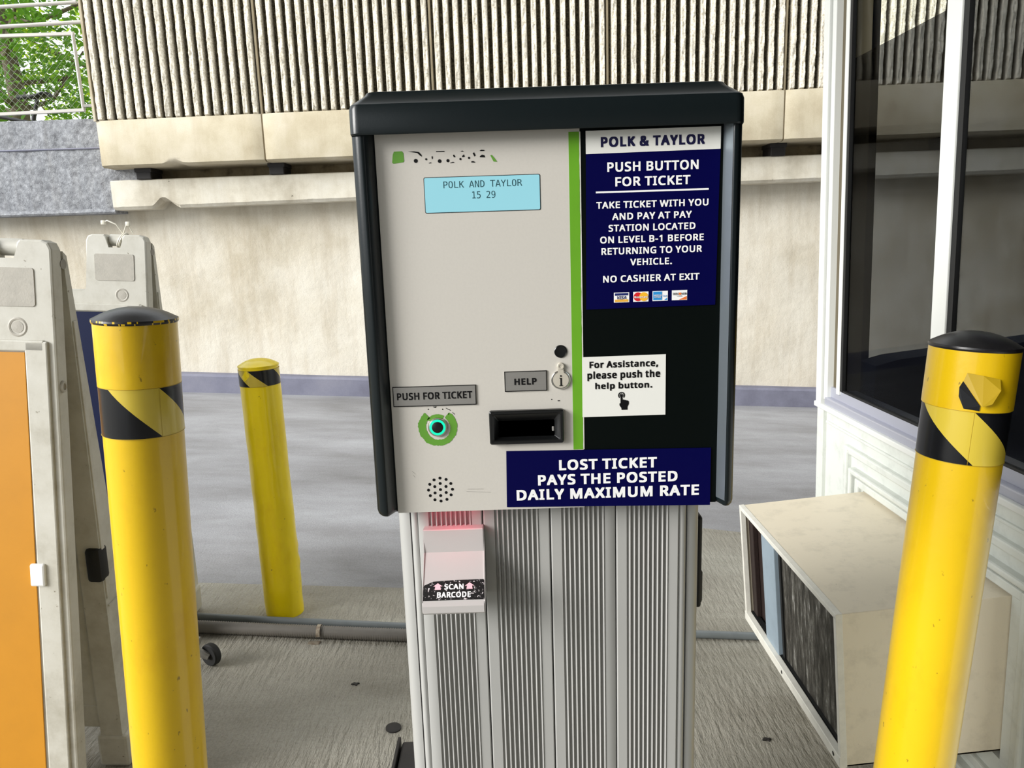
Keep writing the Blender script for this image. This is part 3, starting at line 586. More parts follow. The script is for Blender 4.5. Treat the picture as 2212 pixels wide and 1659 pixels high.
    'o': (406, '202,-7 172,-4 143,3 117,15 94,32 75,53 58,79 46,109 39,143 37,181 42,236 57,282 82,318 116,345 156,361 204,367 236,364 264,357 290,345 314,328 333,307 349,282 361,252 368,218 370,181 365,126 350,79 325,42 291,15 250,-1 203,42 237,46 263,59 283,80 298,107 306,141 309,181 306,220 298,253 283,281 263,301 236,313 203,317 169,313 143,301 123,281 109,253 101,220 98,181 101,141 109,107 123,80 143,59 170,46', '14,16,15 14,17,16 13,17,14 13,18,17 12,18,13 12,19,18 12,42,19 42,20,19 11,43,12 43,42,12 41,20,42 11,44,43 40,20,41 40,21,20 11,45,44 39,21,40 39,22,21 10,45,11 10,46,45 38,22,39 10,47,46 37,22,38 37,23,22 9,47,10 36,23,37 9,48,47 36,24,23 8,48,9 8,49,48 35,24,36 35,25,24 7,49,8 7,50,49 34,25,35 34,26,25 6,50,7 6,51,50 33,26,34 6,52,51 32,26,33 32,27,26 5,52,6 5,53,52 31,27,32 4,53,5 4,30,53 30,27,31 4,27,30 4,28,27 3,28,4 2,28,3 2,29,28 1,29,2 1,0,29'),
    'p': (413, '57,-161 57,360 105,360 113,311 116,311 128,326 142,339 158,351 178,360 201,365 228,367 270,362 305,346 335,320 358,284 372,238 376,181 372,124 358,78 335,41 305,14 269,-1 228,-7 202,-5 179,0 159,9 142,20 128,32 116,46 112,46 113,37 114,28 115,17 116,6 116,-4 116,-13 116,-161 219,42 240,44 258,50 273,60 286,74 296,90 305,110 310,132 314,155 315,181 312,220 304,253 291,280 272,301 248,313 218,317 185,314 159,303 140,286 127,262 119,231 116,192 116,181 119,140 126,106 138,78 157,58 184,46', '9,11,10 8,11,9 8,12,11 0,2,1 0,3,2 7,12,8 6,12,7 6,13,12 5,13,6 4,52,5 52,13,5 52,51,13 51,14,13 4,53,52 4,54,53 50,14,51 0,4,3 0,57,4 57,56,4 56,55,4 55,54,4 49,14,50 49,15,14 48,15,49 47,15,48 47,16,15 0,58,57 46,16,47 0,59,58 45,16,46 0,60,59 45,17,16 44,17,45 0,61,60 43,17,44 43,18,17 42,18,43 0,29,61 29,62,61 41,18,42 29,63,62 41,19,18 40,19,41 39,19,40 29,64,63 38,19,39 29,28,64 28,37,64 0,30,29 27,37,28 37,19,38 27,19,37 27,20,19 0,31,30 26,20,27 0,32,31 25,20,26 0,33,32 25,21,20 24,21,25 0,34,33 23,21,24 23,22,21 0,35,34 0,36,35'),
    'r': (277, '57,0 57,360 105,360 112,294 115,294 128,313 143,330 160,345 179,357 201,364 225,367 232,367 239,366 247,366 254,365 261,364 267,363 260,308 254,310 248,311 241,312 234,312 227,313 221,313 203,311 186,306 169,298 154,286 141,272 131,256 123,236 118,215 116,192 116,0', '9,11,10 9,12,11 9,13,12 9,14,13 9,15,14 8,15,9 8,16,15 8,17,16 0,2,1 0,3,2 7,17,8 6,18,7 18,17,7 5,23,6 23,22,6 22,21,6 21,20,6 20,19,6 19,18,6 4,24,5 24,23,5 4,25,24 4,26,25 4,27,26 0,4,3 0,30,4 30,29,4 29,28,4 28,27,4 0,31,30 0,32,31 0,33,32'),
    's': (322, '148,-7 124,-6 102,-4 83,-1 66,4 50,9 35,16 35,70 50,63 68,56 87,50 107,45 128,42 149,41 176,43 198,47 214,55 225,66 232,79 234,94 234,103 231,111 227,118 221,125 212,133 200,140 186,147 168,155 146,164 124,173 104,182 86,191 71,200 58,211 48,223 40,237 36,253 34,271 38,299 51,323 72,342 99,356 132,364 169,367 191,366 211,364 231,360 249,355 267,350 284,343 264,296 248,301 233,307 216,312 200,315 183,318 165,318 143,317 124,313 110,307 99,298 93,287 91,275 92,265 95,257 99,249 107,243 116,236 129,229 144,222 162,215 183,206 205,198 225,189 242,180 257,170 269,159 279,147 286,133 290,118 291,99 287,67 274,41 253,20 224,5 189,-4', '42,44,43 42,45,44 41,45,42 41,46,45 41,47,46 40,47,41 40,48,47 40,49,48 40,54,49 54,53,49 53,52,49 52,51,49 51,50,49 39,56,40 56,55,40 55,54,40 38,57,39 57,56,39 38,58,57 38,59,58 38,60,59 37,60,38 37,61,60 37,62,61 37,63,62 36,63,37 36,64,63 36,65,64 35,65,36 35,66,65 35,67,66 34,67,35 34,68,67 34,69,68 33,69,34 33,70,69 33,71,70 32,71,33 32,72,71 31,72,32 31,73,72 30,73,31 30,74,73 29,74,30 29,75,74 28,75,29 28,76,75 27,76,28 27,77,76 26,77,27 25,77,26 25,78,77 24,78,25 24,79,78 23,79,24 22,79,23 21,79,22 21,80,79 20,80,21 19,80,20 19,81,80 18,81,19 17,81,18 6,8,7 17,82,81 16,82,17 6,9,8 6,10,9 15,82,16 6,11,10 14,82,15 6,12,11 13,82,14 6,13,12 6,82,13 6,83,82 6,84,83 5,84,6 4,84,5 4,85,84 3,85,4 2,85,3 2,0,85 1,0,2'),
    't': (242, '167,-7 149,-6 132,-2 115,3 100,11 87,22 77,37 68,55 63,78 62,105 62,314 11,314 11,343 62,366 86,443 121,443 121,360 225,360 225,314 121,314 121,106 123,86 128,70 137,57 148,49 162,43 177,42 186,42 196,43 205,44 214,46 221,47 228,49 228,4 221,1 212,-1 201,-4 189,-5 178,-6', '13,15,14 13,16,15 12,16,13 12,17,16 12,18,17 11,18,12 10,18,11 9,19,10 19,18,10 9,20,19 9,21,20 8,21,9 8,22,21 7,22,8 7,23,22 7,24,23 6,24,7 31,33,32 6,25,24 30,33,31 29,33,30 28,33,29 6,26,25 27,33,28 26,33,27 6,33,26 5,33,6 4,33,5 3,33,4 3,34,33 2,34,3 2,35,34 2,36,35 1,36,2 1,37,36 1,38,37 0,38,1'),
    'u': (415, '184,-7 144,-3 111,7 86,25 68,49 57,83 53,124 53,360 113,360 113,128 122,81 148,52 193,42 229,46 256,57 276,76 289,102 296,134 299,173 299,360 358,360 358,0 310,0 301,48 298,48 285,31 269,17 250,6 229,-1 207,-5', '6,8,7 6,9,8 18,20,19 18,21,20 17,21,18 16,21,17 6,10,9 5,10,6 15,21,16 4,10,5 4,11,10 14,23,15 23,21,15 13,24,14 24,23,14 4,12,11 3,12,4 13,25,24 22,21,23 12,25,13 3,25,12 3,26,25 2,26,3 2,27,26 1,27,2 1,28,27 1,29,28 0,29,1'),
}
MONO_GLYPHS = {
    'P': (429, '139,462 139,267 220,267 251,270 276,278 296,292 312,312 321,336 324,365 321,393 312,417 297,436 276,451 251,459 220,462 69,520 220,520 274,515 318,502 352,480 377,450 392,411 397,365 392,317 377,279 353,248 318,226 274,213 220,209 139,209 139,0 69,0', '31,0,15 0,16,15 0,17,16 0,18,17 0,19,18 0,14,19 14,20,19 31,1,0 13,20,14 12,20,13 11,20,12 11,21,20 10,21,11 9,21,10 9,22,21 8,22,9 7,22,8 7,23,22 6,23,7 6,24,23 5,24,6 4,24,5 4,25,24 3,25,4 2,25,3 31,29,1 29,2,1 29,25,2 29,26,25 29,27,26 29,28,27 31,30,29'),
    'O': (429, '315,259 312,328 305,383 292,423 273,450 247,467 214,472 182,467 157,450 138,423 125,383 117,328 114,259 117,190 125,136 138,96 157,69 182,52 214,47 247,52 273,69 292,96 305,136 312,190 389,259 384,177 369,109 346,57 312,20 268,-3 214,-10 161,-3 117,19 84,56 60,109 45,176 41,259 46,342 60,410 84,462 117,500 161,522 214,529 268,522 312,500 346,462 369,410 384,342', '41,43,42 41,44,43 40,44,41 40,45,44 39,6,40 6,45,40 39,7,6 5,45,6 39,8,7 4,45,5 38,8,39 4,46,45 38,9,8 3,46,4 38,10,9 2,46,3 2,47,46 37,10,38 37,11,10 1,47,2 1,24,47 36,11,37 36,12,11 0,24,1 35,12,36 35,13,12 23,24,0 23,25,24 35,14,13 22,25,23 22,26,25 34,14,35 34,15,14 21,26,22 21,27,26 33,15,34 33,16,15 20,27,21 33,17,16 19,27,20 19,28,27 32,17,33 32,18,17 18,28,19 32,28,18 32,29,28 31,29,32 31,30,29'),
    'L': (429, '75,520 146,520 146,59 397,59 397,0 75,0', '5,1,0 5,2,1 5,3,2 5,4,3'),
    'K': (429, '48,520 118,520 118,289 338,520 421,520 218,307 427,0 342,0 172,260 118,203 118,0 48,0', '11,1,0 11,2,1 2,4,3 2,5,4 2,8,5 8,6,5 11,9,2 9,8,2 7,6,8 11,10,9'),
    'A': (429, '214,458 140,192 289,192 172,520 257,520 416,0 344,0 305,135 123,135 86,0 13,0', '10,0,3 0,4,3 0,5,4 10,1,0 2,5,0 10,8,1 8,2,1 8,7,2 7,5,2 10,9,8 6,5,7'),
    'N': (429, '48,520 138,520 313,92 313,520 381,520 381,0 292,0 116,428 116,0 48,0', '9,7,0 7,1,0 7,2,1 2,4,3 2,5,4 9,8,7 6,2,7 6,5,2'),
    'D': (429, '152,58 205,63 246,77 276,101 295,138 307,191 311,259 307,328 295,381 276,418 247,443 205,457 152,462 118,462 118,58 153,520 226,513 284,492 329,456 360,406 379,341 385,259 379,178 360,113 329,63 284,28 226,7 153,0 48,0 48,520', '28,13,29 13,15,29 13,16,15 13,17,16 13,12,17 12,18,17 28,14,13 11,18,12 10,18,11 10,19,18 9,19,10 8,19,9 8,20,19 7,20,8 7,21,20 6,21,7 5,21,6 5,22,21 4,22,5 4,23,22 3,23,4 3,24,23 2,24,3 1,24,2 1,25,24 0,25,1 28,0,14 28,25,0 28,26,25 28,27,26'),
    'T': (429, '16,520 413,520 413,461 250,461 250,0 180,0 180,461 16,461', '7,1,0 7,2,1 6,2,7 5,3,6 3,2,6 5,4,3'),
    'Y': (429, '13,520 88,520 214,290 341,520 416,520 250,233 250,0 179,0 179,233', '8,1,0 8,2,1 2,4,3 2,5,4 8,5,2 7,5,8 7,6,5'),
    'R': (429, '265,245 282,239 297,231 311,219 325,202 341,176 359,142 429,0 354,0 292,131 275,164 258,188 244,204 228,213 209,218 188,220 120,220 120,0 50,0 50,520 195,520 247,516 291,503 326,481 351,452 366,414 372,369 368,337 359,309 343,285 322,266 296,253 120,462 120,278 197,278 228,280 253,288 273,300 286,318 295,341 297,369 294,397 286,420 271,438 251,451 225,459 195,462', '18,32,19 32,20,19 32,21,20 32,22,21 32,23,22 32,46,23 46,24,23 18,33,32 45,24,46 44,24,45 44,25,24 43,25,44 42,25,43 41,25,42 41,26,25 40,26,41 39,26,40 39,27,26 38,27,39 38,28,27 37,28,38 37,29,28 36,29,37 35,29,36 35,30,29 34,30,35 18,16,33 16,34,33 16,30,34 16,31,30 16,0,31 16,1,0 16,2,1 16,15,2 15,3,2 18,17,16 14,3,15 14,4,3 13,4,14 12,4,13 11,4,12 11,5,4 10,5,11 10,6,5 9,6,10 9,7,6 8,7,9'),
    '1': (429, '94,59 203,59 203,456 86,430 86,494 203,520 273,520 273,59 381,59 381,0 94,0', '4,6,5 4,2,6 2,7,6 3,2,4 1,7,2 10,1,0 10,7,1 10,8,7 10,9,8'),
    '5': (429, '72,520 335,520 335,461 136,461 136,333 146,336 156,339 166,341 176,343 187,343 197,344 247,338 290,322 325,296 351,260 367,217 372,167 367,116 350,73 323,37 285,11 240,-5 187,-10 160,-9 135,-8 111,-5 89,0 69,5 50,12 50,84 71,73 93,64 114,58 136,53 158,50 180,49 216,52 246,63 270,80 288,103 298,132 302,167 298,201 287,230 269,253 244,271 214,281 178,284 160,284 141,282 123,278 106,273 89,267 72,259', '53,3,0 3,1,0 3,2,1 53,4,3 9,11,10 8,11,9 7,11,8 6,11,7 5,11,6 5,12,11 4,12,5 53,52,4 52,51,4 51,50,4 50,12,4 50,49,12 49,48,12 48,13,12 48,47,13 47,46,13 46,14,13 45,14,46 44,14,45 44,15,14 43,15,44 42,15,43 42,16,15 41,16,42 40,16,41 40,17,16 39,17,40 39,18,17 38,18,39 28,30,29 37,18,38 28,31,30 37,19,18 28,32,31 36,19,37 28,33,32 28,34,33 35,19,36 28,35,34 28,19,35 28,20,19 27,20,28 27,21,20 26,21,27 25,21,26 24,21,25 24,22,21 23,22,24'),
    '2': (429, '130,59 369,59 369,0 53,0 53,59 95,103 132,144 167,180 196,212 218,237 234,255 255,281 270,304 281,323 288,341 292,359 293,377 290,404 282,427 268,445 248,459 225,467 197,470 176,469 154,465 131,459 107,450 83,438 57,424 57,495 81,505 104,514 128,521 151,525 173,528 196,529 244,525 284,511 319,489 345,459 360,423 365,382 364,360 358,338 350,315 337,292 321,268 299,242 284,225 266,204 243,179 214,148 176,108', '34,36,35 33,36,34 32,36,33 32,37,36 31,37,32 30,37,31 30,38,37 29,38,30 28,27,29 27,26,29 26,25,29 25,24,29 24,23,29 23,38,29 23,22,38 22,39,38 21,39,22 20,39,21 19,39,20 19,40,39 18,40,19 17,40,18 17,41,40 16,41,17 16,42,41 15,42,16 15,43,42 14,43,15 13,43,14 13,44,43 12,44,13 12,45,44 11,45,12 11,46,45 10,46,11 10,47,46 9,47,10 9,48,47 8,48,9 8,49,48 7,49,8 7,50,49 6,50,7 6,51,50 6,52,51 5,52,6 5,0,52 4,0,5 3,0,4 3,1,0 3,2,1'),
    '9': (429, '208,231 235,234 259,245 278,263 292,287 301,317 304,352 301,388 292,418 278,442 259,460 235,471 208,474 179,471 156,461 137,443 124,420 116,389 114,352 116,315 124,285 137,261 155,244 179,234 82,11 82,76 97,68 113,61 129,56 146,52 163,50 180,49 221,55 255,71 282,99 301,138 312,188 316,248 303,226 288,208 270,194 249,184 227,178 202,175 156,181 117,196 85,222 63,257 49,301 44,353 49,405 63,448 87,483 119,509 158,524 206,529 261,522 305,500 339,464 362,412 376,344 381,259 375,179 358,112 330,59 291,21 242,-2 183,-10 166,-9 149,-8 132,-5 115,-1 98,5', '54,56,55 53,56,54 53,57,56 52,57,53 52,12,57 12,58,57 51,13,52 13,12,52 11,58,12 51,14,13 10,58,11 10,59,58 51,15,14 9,59,10 50,15,51 50,16,15 8,59,9 50,17,16 7,59,8 7,60,59 49,17,50 49,18,17 6,60,7 48,18,49 48,19,18 5,60,6 5,61,60 4,61,5 48,20,19 47,20,48 3,61,4 47,21,20 2,61,3 47,22,21 2,37,61 37,62,61 46,22,47 2,38,37 36,62,37 1,38,2 46,23,22 0,38,1 46,0,23 46,38,0 46,39,38 45,39,46 45,40,39 44,40,45 44,41,40 35,62,36 44,42,41 43,42,44 35,63,62 34,63,35 34,64,63 33,64,34 24,26,25 32,64,33 24,27,26 24,28,27 32,65,64 24,29,28 31,65,32 24,30,29 24,31,30 24,65,31 24,66,65 72,66,24 71,66,72 70,66,71 70,67,66 69,67,70 68,67,69'),
}


def glyph(table, ch):
    g = table[ch]
    if len(g) == 3:
        vs = [tuple(float(k) / 1000 for k in p.split(',')) for p in g[1].split()]
        fs = [tuple(int(k) for k in q.split(',')) for q in g[2].split()]
        g = table[ch] = (g[0] / 1000, vs, fs, None)
    return g


def fit_text(bm, s, place, w, h, bold=0.02, spacing=0.0, italic=0.0, mono=False):
    """lay flat lettering of width w and height h; place(u, v) -> 3D, u/v measured from the centre"""
    table = MONO_GLYPHS if mono else GLYPHS
    bx, bz = bold * 1.05, bold * 0.8
    vs, fs = [], []
    pen = 0.0
    for ch in s:
        if ch == ' ':
            pen += 0.39 if mono else 0.20
            continue
        adv, v, f, _ = glyph(table, ch)
        for kk, (dx, dz) in enumerate(((0, 0), (bx, bz), (-bx, bz), (bx, -bz), (-bx, -bz)) if bold > 0 else ((0, 0),)):
            b0 = len(vs)
            vs += [(x + pen + dx + italic * y, y + dz, kk) for x, y in v]
            fs += [tuple(k + b0 for k in ff) for ff in f]
        pen += adv + 2.0 * bx + spacing
    x0, x1 = min(v[0] for v in vs), max(v[0] for v in vs)
    y0, y1 = min(v[1] for v in vs), max(v[1] for v in vs)
    V = []
    for x, y, kk in vs:
        q = place(((x - x0) / (x1 - x0) - 0.5) * w, ((y - y0) / (y1 - y0) - 0.5) * h)
        V.append(bm.verts.new((q[0], q[1] - kk * 4e-5, q[2])))
    for f in fs:
        try:
            bm.faces.new([V[i] for i in f])
        except ValueError:
            pass


def part(name, bm, material, parent, smooth=False, angle=35, label=None):
    """vertices given in world space, parent chain unrotated"""
    off = Vector((0, 0, 0))
    p = parent
    while p is not None:
        off += p.location
        p = p.parent
    bmesh.ops.translate(bm, verts=bm.verts[:], vec=-off)
    o = finish(name, bm, material, parent, smooth, angle)
    if label:
        o['label'] = label
    return o


# ------------------------------------------------------------------ the setting: ground
def slope_slab(poly, top, thick):
    bm = new()
    v1 = [bm.verts.new((x, y, gz(x) + top)) for x, y in poly]
    v0 = [bm.verts.new((x, y, gz(x) + top - thick)) for x, y in poly]
    bm.faces.new(v1)
    bm.faces.new(v0[::-1])
    n = len(poly)
    for i in range(n):
        bm.faces.new([v0[i], v0[(i + 1) % n], v1[(i + 1) % n], v1[i]])
    return bm


struct(finish('road', slope_slab([(-14, -5), (14, -5), (14, 5.86), (-14, 5.86)], -0.015, 0.2), M['road']))
isl = [(-7, -3), (7, -3), (7, 2.55), (3.0, 2.93), (0.995, 3.112), (0.84, 3.15), (0.2, 2.62), (-0.2, 2.512), (-0.44, 2.506),
       (-1.16, 2.512), (-7, 2.60)]
struct(finish('floor', slope_slab(isl, 0.0, 0.04), M['island']))

# kerb at the foot of the wall
bm = new()
prof = [(5.855, -0.2), (5.855, 0.118), (5.872, 0.135), (6.15, 0.138), (6.15, -0.2)]
ring_loft(bm, [[(x, y, gz(x) + z) for y, z in prof] for x in (-14, 0, 14)])
struct(finish('kerb', bm, M['kerb']))


# ------------------------------------------------------------------ the setting: the wall behind
def wz(x, z0, s):
    return z0 + s * x


def wall_grid(x0, x1, zb, zt, y, nx, nz, amp, freq, seed, back):
    """a rough plane facing -Y, closed with a back"""
    bm = new()
    g = []
    for j in range(nz + 1):
        row = []
        for i in range(nx + 1):
            x = x0 + (x1 - x0) * i / nx
            b, t = zb(x), zt(x)
            z = b + (t - b) * j / nz
            d = amp * mnoise.fractal(Vector((x * freq, z * freq, seed)), 1.0, 2.0, 4)
            row.append(bm.verts.new((x, y + d, z)))
        g.append(row)
    for j in range(nz):
        for i in range(nx):
            bm.faces.new([g[j][i], g[j][i + 1], g[j + 1][i + 1], g[j + 1][i]])
    bb = [bm.verts.new((x, back, zz)) for x, zz in ((x0, zb(x0)), (x1, zb(x1)), (x1, zt(x1)), (x0, zt(x0)))]
    bm.faces.new([bb[0], bb[3], bb[2], bb[1]])
    bm.faces.new([bb[3], bb[0]] + [g[j][0] for j in range(nz + 1)])
    bm.faces.new([bb[1], bb[2]] + [g[j][nx] for j in range(nz, -1, -1)])
    bm.faces.new([bb[2], bb[3]] + [g[nz][i] for i in range(nx + 1)])
    bm.faces.new([bb[0], bb[1]] + [g[0][i] for i in range(nx, -1, -1)])
    return bm


PZ = lambda x: 1.887 + 0.0072 * x          # underside of the precast panels
RZ = lambda x: 2.224 + 0.0128 * x          # foot of the flutes
LB = lambda x: 1.598 + 0.0098 * x          # underside of the ledge
LT = lambda x: 1.800 + 0.0050 * x          # top of the ledge
struct(finish('wall_back', wall_grid(-12, 12, lambda x: gz(x) + 0.10, lambda x: 1.70 + 0.008 * x, 5.95, 300, 28, 0.012, 1.6, 3.0, 6.4),
              M['wall'], smooth=True))
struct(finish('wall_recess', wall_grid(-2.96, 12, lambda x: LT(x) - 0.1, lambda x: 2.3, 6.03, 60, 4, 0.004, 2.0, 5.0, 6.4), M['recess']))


# ledge with a broken lower edge
def ledge():
    bm = new()
    xs = [-2.96 + 0.02 * i for i in range(0, 748)]
    rings = []
    for x in xs:
        nb = 0.006 * max(0, mnoise.noise(Vector((x * 14, 1, 2))) - 0.1)
        chip = 0.055 * max(0, 1 - abs(x + 2.565) / 0.10) + 0.02 * max(0, 1 - abs(x + 2.60) / 0.05)
        b = LB(x) + nb + chip
        t = LT(x)
        d = 0.004 * mnoise.noise(Vector((x * 5, 7, 2)))
        rings.append([(x, 6.2, b), (x, 5.75 + d + 0.02 + chip, b), (x, 5.75 + d, b + 0.022), (x, 5.75 + d, t - 0.008), (x, 5.762 + d, t), (x, 6.2, t)])
    ring_loft(bm, rings)
    return bm


struct(finish('trim_1', ledge(), M['ledge']))

# grey rendered parapet left of the panels
struct(finish('wall_parapet', wall_grid(-12, -2.70, lambda x: 1.575 + 0.004 * (x + 3), lambda x: 2.236 + 0.004 * mnoise.noise(Vector((x * 9, 0, 0))),
                                        5.79, 320, 24, 0.010, 5.5, 9.0, 6.25), M['parapet'], smooth=True))
bm = new()
ring_loft(bm, [[(x, 5.765, 1.548), (x, 5.755, 1.560), (x, 5.77, 1.585), (x, 6.2, 1.585), (x, 6.2, 1.548)] for x in (-12, -6, -2.955)])
struct(finish('trim_2', bm, M['parapet']))
bm = new()
ring_loft(bm, [[(x, 5.785, 2.020), (x, 5.779, 2.026), (x, 5.785, 2.032), (x, 5.81, 2.032), (x, 5.81, 2.020)] for x in (-12, -6, -2.94)])
struct(finish('trim_3', bm, M['kerb']))

# fluted precast panels, one object each
PITCH = 0.0702
SEAMS = [-2.932, -1.741, -0.500, 0.755, 2.029, 3.30, 4.57, 5.84, 7.11]


def flute(p):
    """0 at the bottom of a flute, 1 on the ridge"""
    d = abs(p - 0.5) * 2            # 0 ridge centre, 1 flute centre
    t = min(1, max(0, (d - 0.40) / 0.32))
    return 1 - t * t * (3 - 2 * t)


def panel(x0, x1, first):
    bm = new()
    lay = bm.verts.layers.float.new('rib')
    n = round((x1 - x0) / PITCH)
    per = 14
    g = 0.012
    a, b = x0 + (0 if first else g), x1 - g * 0.4
    m = n * per
    zs = [0.0] + [0.012] + [0.03 + (4.4 - RZ(0)) * 0.0 + k * 0.021 for k in range(60)] + [1.5, 1.75, 2.0]
    rows = []
    for jz, dz in enumerate(zs):
        row = []
        for i in range(m + 1):
            x = a + (b - a) * i / m
            z = RZ(x) + dz
            p = (i / per) % 1.0
            wob = 0.015 * mnoise.noise(Vector((math.floor(i / per) * 3.1, z * 7, 1)))
            r = flute((p + wob * 0.4) % 1.0) if 0 < p < 1 else 0.0
            if i == 0 or i == m:
                r = 0.0 if not (first and i == 0) else 0.5
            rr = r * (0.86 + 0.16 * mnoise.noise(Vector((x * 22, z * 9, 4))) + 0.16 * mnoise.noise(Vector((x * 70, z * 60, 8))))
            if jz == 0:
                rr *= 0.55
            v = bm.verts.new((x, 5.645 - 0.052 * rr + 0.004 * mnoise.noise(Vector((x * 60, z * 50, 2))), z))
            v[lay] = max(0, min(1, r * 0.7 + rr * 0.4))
            row.append(v)
        rows.append(row)
    for j in range(len(rows) - 1):
        for i in range(m):
            bm.faces.new([rows[j][i], rows[j][i + 1], rows[j + 1][i + 1], rows[j + 1][i]])
    # smooth band below and the body behind, material slot 1
    e = 0.012
    s0, s1 = x0 + (0 if first else 0.006), x1 - 0.006
    for xa, xb in ((s0, s1),):
        k = 24
        rings = []
        for i in range(k + 1):
            x = xa + (xb - xa) * i / k
            c = 0.0
            chip = 0.035 * max(0, 1 - abs(x + 2.40) / 0.07)
            ins = e if i in (0, k) else 0.0
            rings.append([(x, 6.0, PZ(x)), (x, 5.612 + e + ins, PZ(x) + chip * 0.6), (x, 5.60 + ins, PZ(x) + e + chip), (x, 5.60 + ins, PZ(x) + e + chip * 0.5 + 0.03), (x, 5.60 + ins, RZ(x) - 0.006), (x, 5.606 + ins, RZ(x) + 0.002), (x, 6.0, RZ(x) + 0.002)])
        ring_loft(bm, rings, mi=1)
    box(bm, s0, s1, 5.66, 6.0, RZ(s0) + 0.004, RZ(s0) + 2.0, mi=1)
    if first:
        box(bm, x0 - 0.012, x0 + 0.004, 5.60, 6.0, RZ(x0), RZ(x0) + 2.0, mi=1)
    return bm


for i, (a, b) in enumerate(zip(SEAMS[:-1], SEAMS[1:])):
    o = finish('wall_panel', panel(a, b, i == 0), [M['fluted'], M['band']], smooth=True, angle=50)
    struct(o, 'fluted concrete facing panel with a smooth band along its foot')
for i, x in enumerate(SEAMS[1:-1]):
    bm = new()
    box(bm, x - 0.009, x + 0.007, 5.625, 5.68, PZ(x) + 0.015, RZ(x) + 2.0, 0.004)
    struct(finish('joint_sealant', bm, M['seal']), 'sealant bead in the joint between facing panels')

# steel bearing blocks under the panels
BL = ['rusty dark bearing block at the far left end of the ledge', 'black bearing block on the ledge left of the ticket machine',
      'black bearing block on the ledge between ticket machine and booth', 'black bearing block on the ledge seen through the tinted booth glass']
for x, w, h, l in ((-2.70, 0.055, 0.125, BL[0]), (-1.706, 0.055, 0.125, BL[1]), (2.04, 0.055, 0.12, BL[2]), (3.32, 0.055, 0.12, BL[3])):
    bm = new()
    t = PZ(x)
    box(bm, x - w, x + w, 5.74, 5.93, LT(x), t, 0.006)
    box(bm, x - w * 1.15, x + w * 1.15, 5.735, 5.93, t - 0.03, t, 0.004)
    tag(finish('bearing_block', bm, M['black_steel']), l, 'bearing block', 'bearing blocks under the wall panels')

# plaza above the wall, ceiling above the lane
bm = new()
box(bm, -40, 20, 6.42, 60, 1.3, 1.62)
struct(finish('terrain', bm, M['soil']))
bm = new()
box(bm, -2.2, 12, -6, 2.9, 3.3, 3.6)
struct(finish('ceiling', bm, M['ceiling']))
bm = new()
box(bm, -2.2, 12, -6.2, -6, -0.4, 3.6)
struct(finish('wall_rear', bm, M['ceiling']))

# ------------------------------------------------------------------ railing over the grey parapet
RY = 5.95
t = thing('railing', 'galvanised pipe railing with wire mesh infill above the grey parapet', 'railing', (-3.4, RY, 2.23))


def line_at(px0, px1, x0, x1, r, name, mat_, n=10):
    (a, az), (b, bz) = px0, px1
    f = lambda x: az + (bz - az) * (x - a) / (b - a)
    bm = new()
    tube(bm, [(x0, RY, f(x0)), (x1, RY, f(x1))], r, n)
    return part(name, bm, mat_, t, True)


P0 = (-3.7079, 3.0717)
P1 = (-3.1385, 3.0883)
line_at(P0, P1, -6.5, P1[0], 0.014, 'rail', M['rail'])
P2 = (-3.7302, 2.9347)
P3 = (-3.1480, 2.9495)
line_at(P2, P3, -6.5, P3[0] + 0.03, 0.014, 'rail', M['rail'])
Q0 = (-3.7406, 2.8705)
Q1 = (-3.1973, 2.8704)
Q2 = (-3.1909, 2.3275)
Q3 = (-3.8307, 2.3167)
for (a, b), (c, d) in ((Q0, Q1), (Q3, Q2)):
    f = lambda x: b + (d - b) * (x - a) / (c - a)
    bm = new()
    box(bm, -6.5, c + 0.01, RY - 0.012, RY + 0.012, d - 0.012, d + 0.012, 0.003)
    for v in bm.verts:
        v.co.z += f(v.co.x) - d
    part('mesh_frame', bm, M['rail'], t)
bm = new()
tube(bm, [(Q1[0], RY, Q1[1]), (Q2[0], RY, Q2[1])], 0.013, 8)
part('mesh_frame', bm, M['rail'], t)
for px in (-3.12, -5.4):
    bm = new()
    tube(bm, [(px, RY + 0.03, 2.2), (px, RY + 0.03, P1[1] + 0.01)], 0.016, 10)
    part('post', bm, M['rail'], t, True)
bm = new()
box(bm, Q2[0], -3.0, RY - 0.01, RY + 0.01, Q2[1] + 0.02, Q2[1] + 0.042, 0.002)
part('bracket', bm, M['grey_metal'], t)
bm = new()
zlo, zhi = Q2[1] + 0.01, Q1[1] - 0.01
H_ = zhi - zlo
xx = -5.2
while xx < Q2[0] - 0.01:
    for s in (1, -1):
        a, b = (xx, zlo), (xx + s * H_, zhi)
        lim0, lim1 = -5.2, Q2[0]
        pts = []
        for k in range(2):
            pass
        (ax, az), (bx, bz) = a, b
        if bx > lim1:
            u = (lim1 - ax) / (bx - ax)
            bx, bz = lim1, az + (bz - az) * u
        if bx < lim0:
            u = (lim0 - ax) / (bx - ax)
            bx, bz = lim0, az + (bz - az) * u
        if abs(bx - ax) > 0.02:
            tube(bm, [(ax, RY, az), (bx, RY, bz)], 0.0011, 4, False)
    xx += 0.05
part('wire_mesh', bm, M['wire'], t)

# ------------------------------------------------------------------ bicycle on the plaza
t = thing('bicycle', 'black bicycle standing behind the railing, its saddle showing through the mesh', 'bicycle', (-4.0, 6.72, 1.62))


def tb(name, pts, r, m, sm=True, n=10):
    bm = new()
    tube(bm, pts, r, n)
    return part(name, bm, m, t, sm)


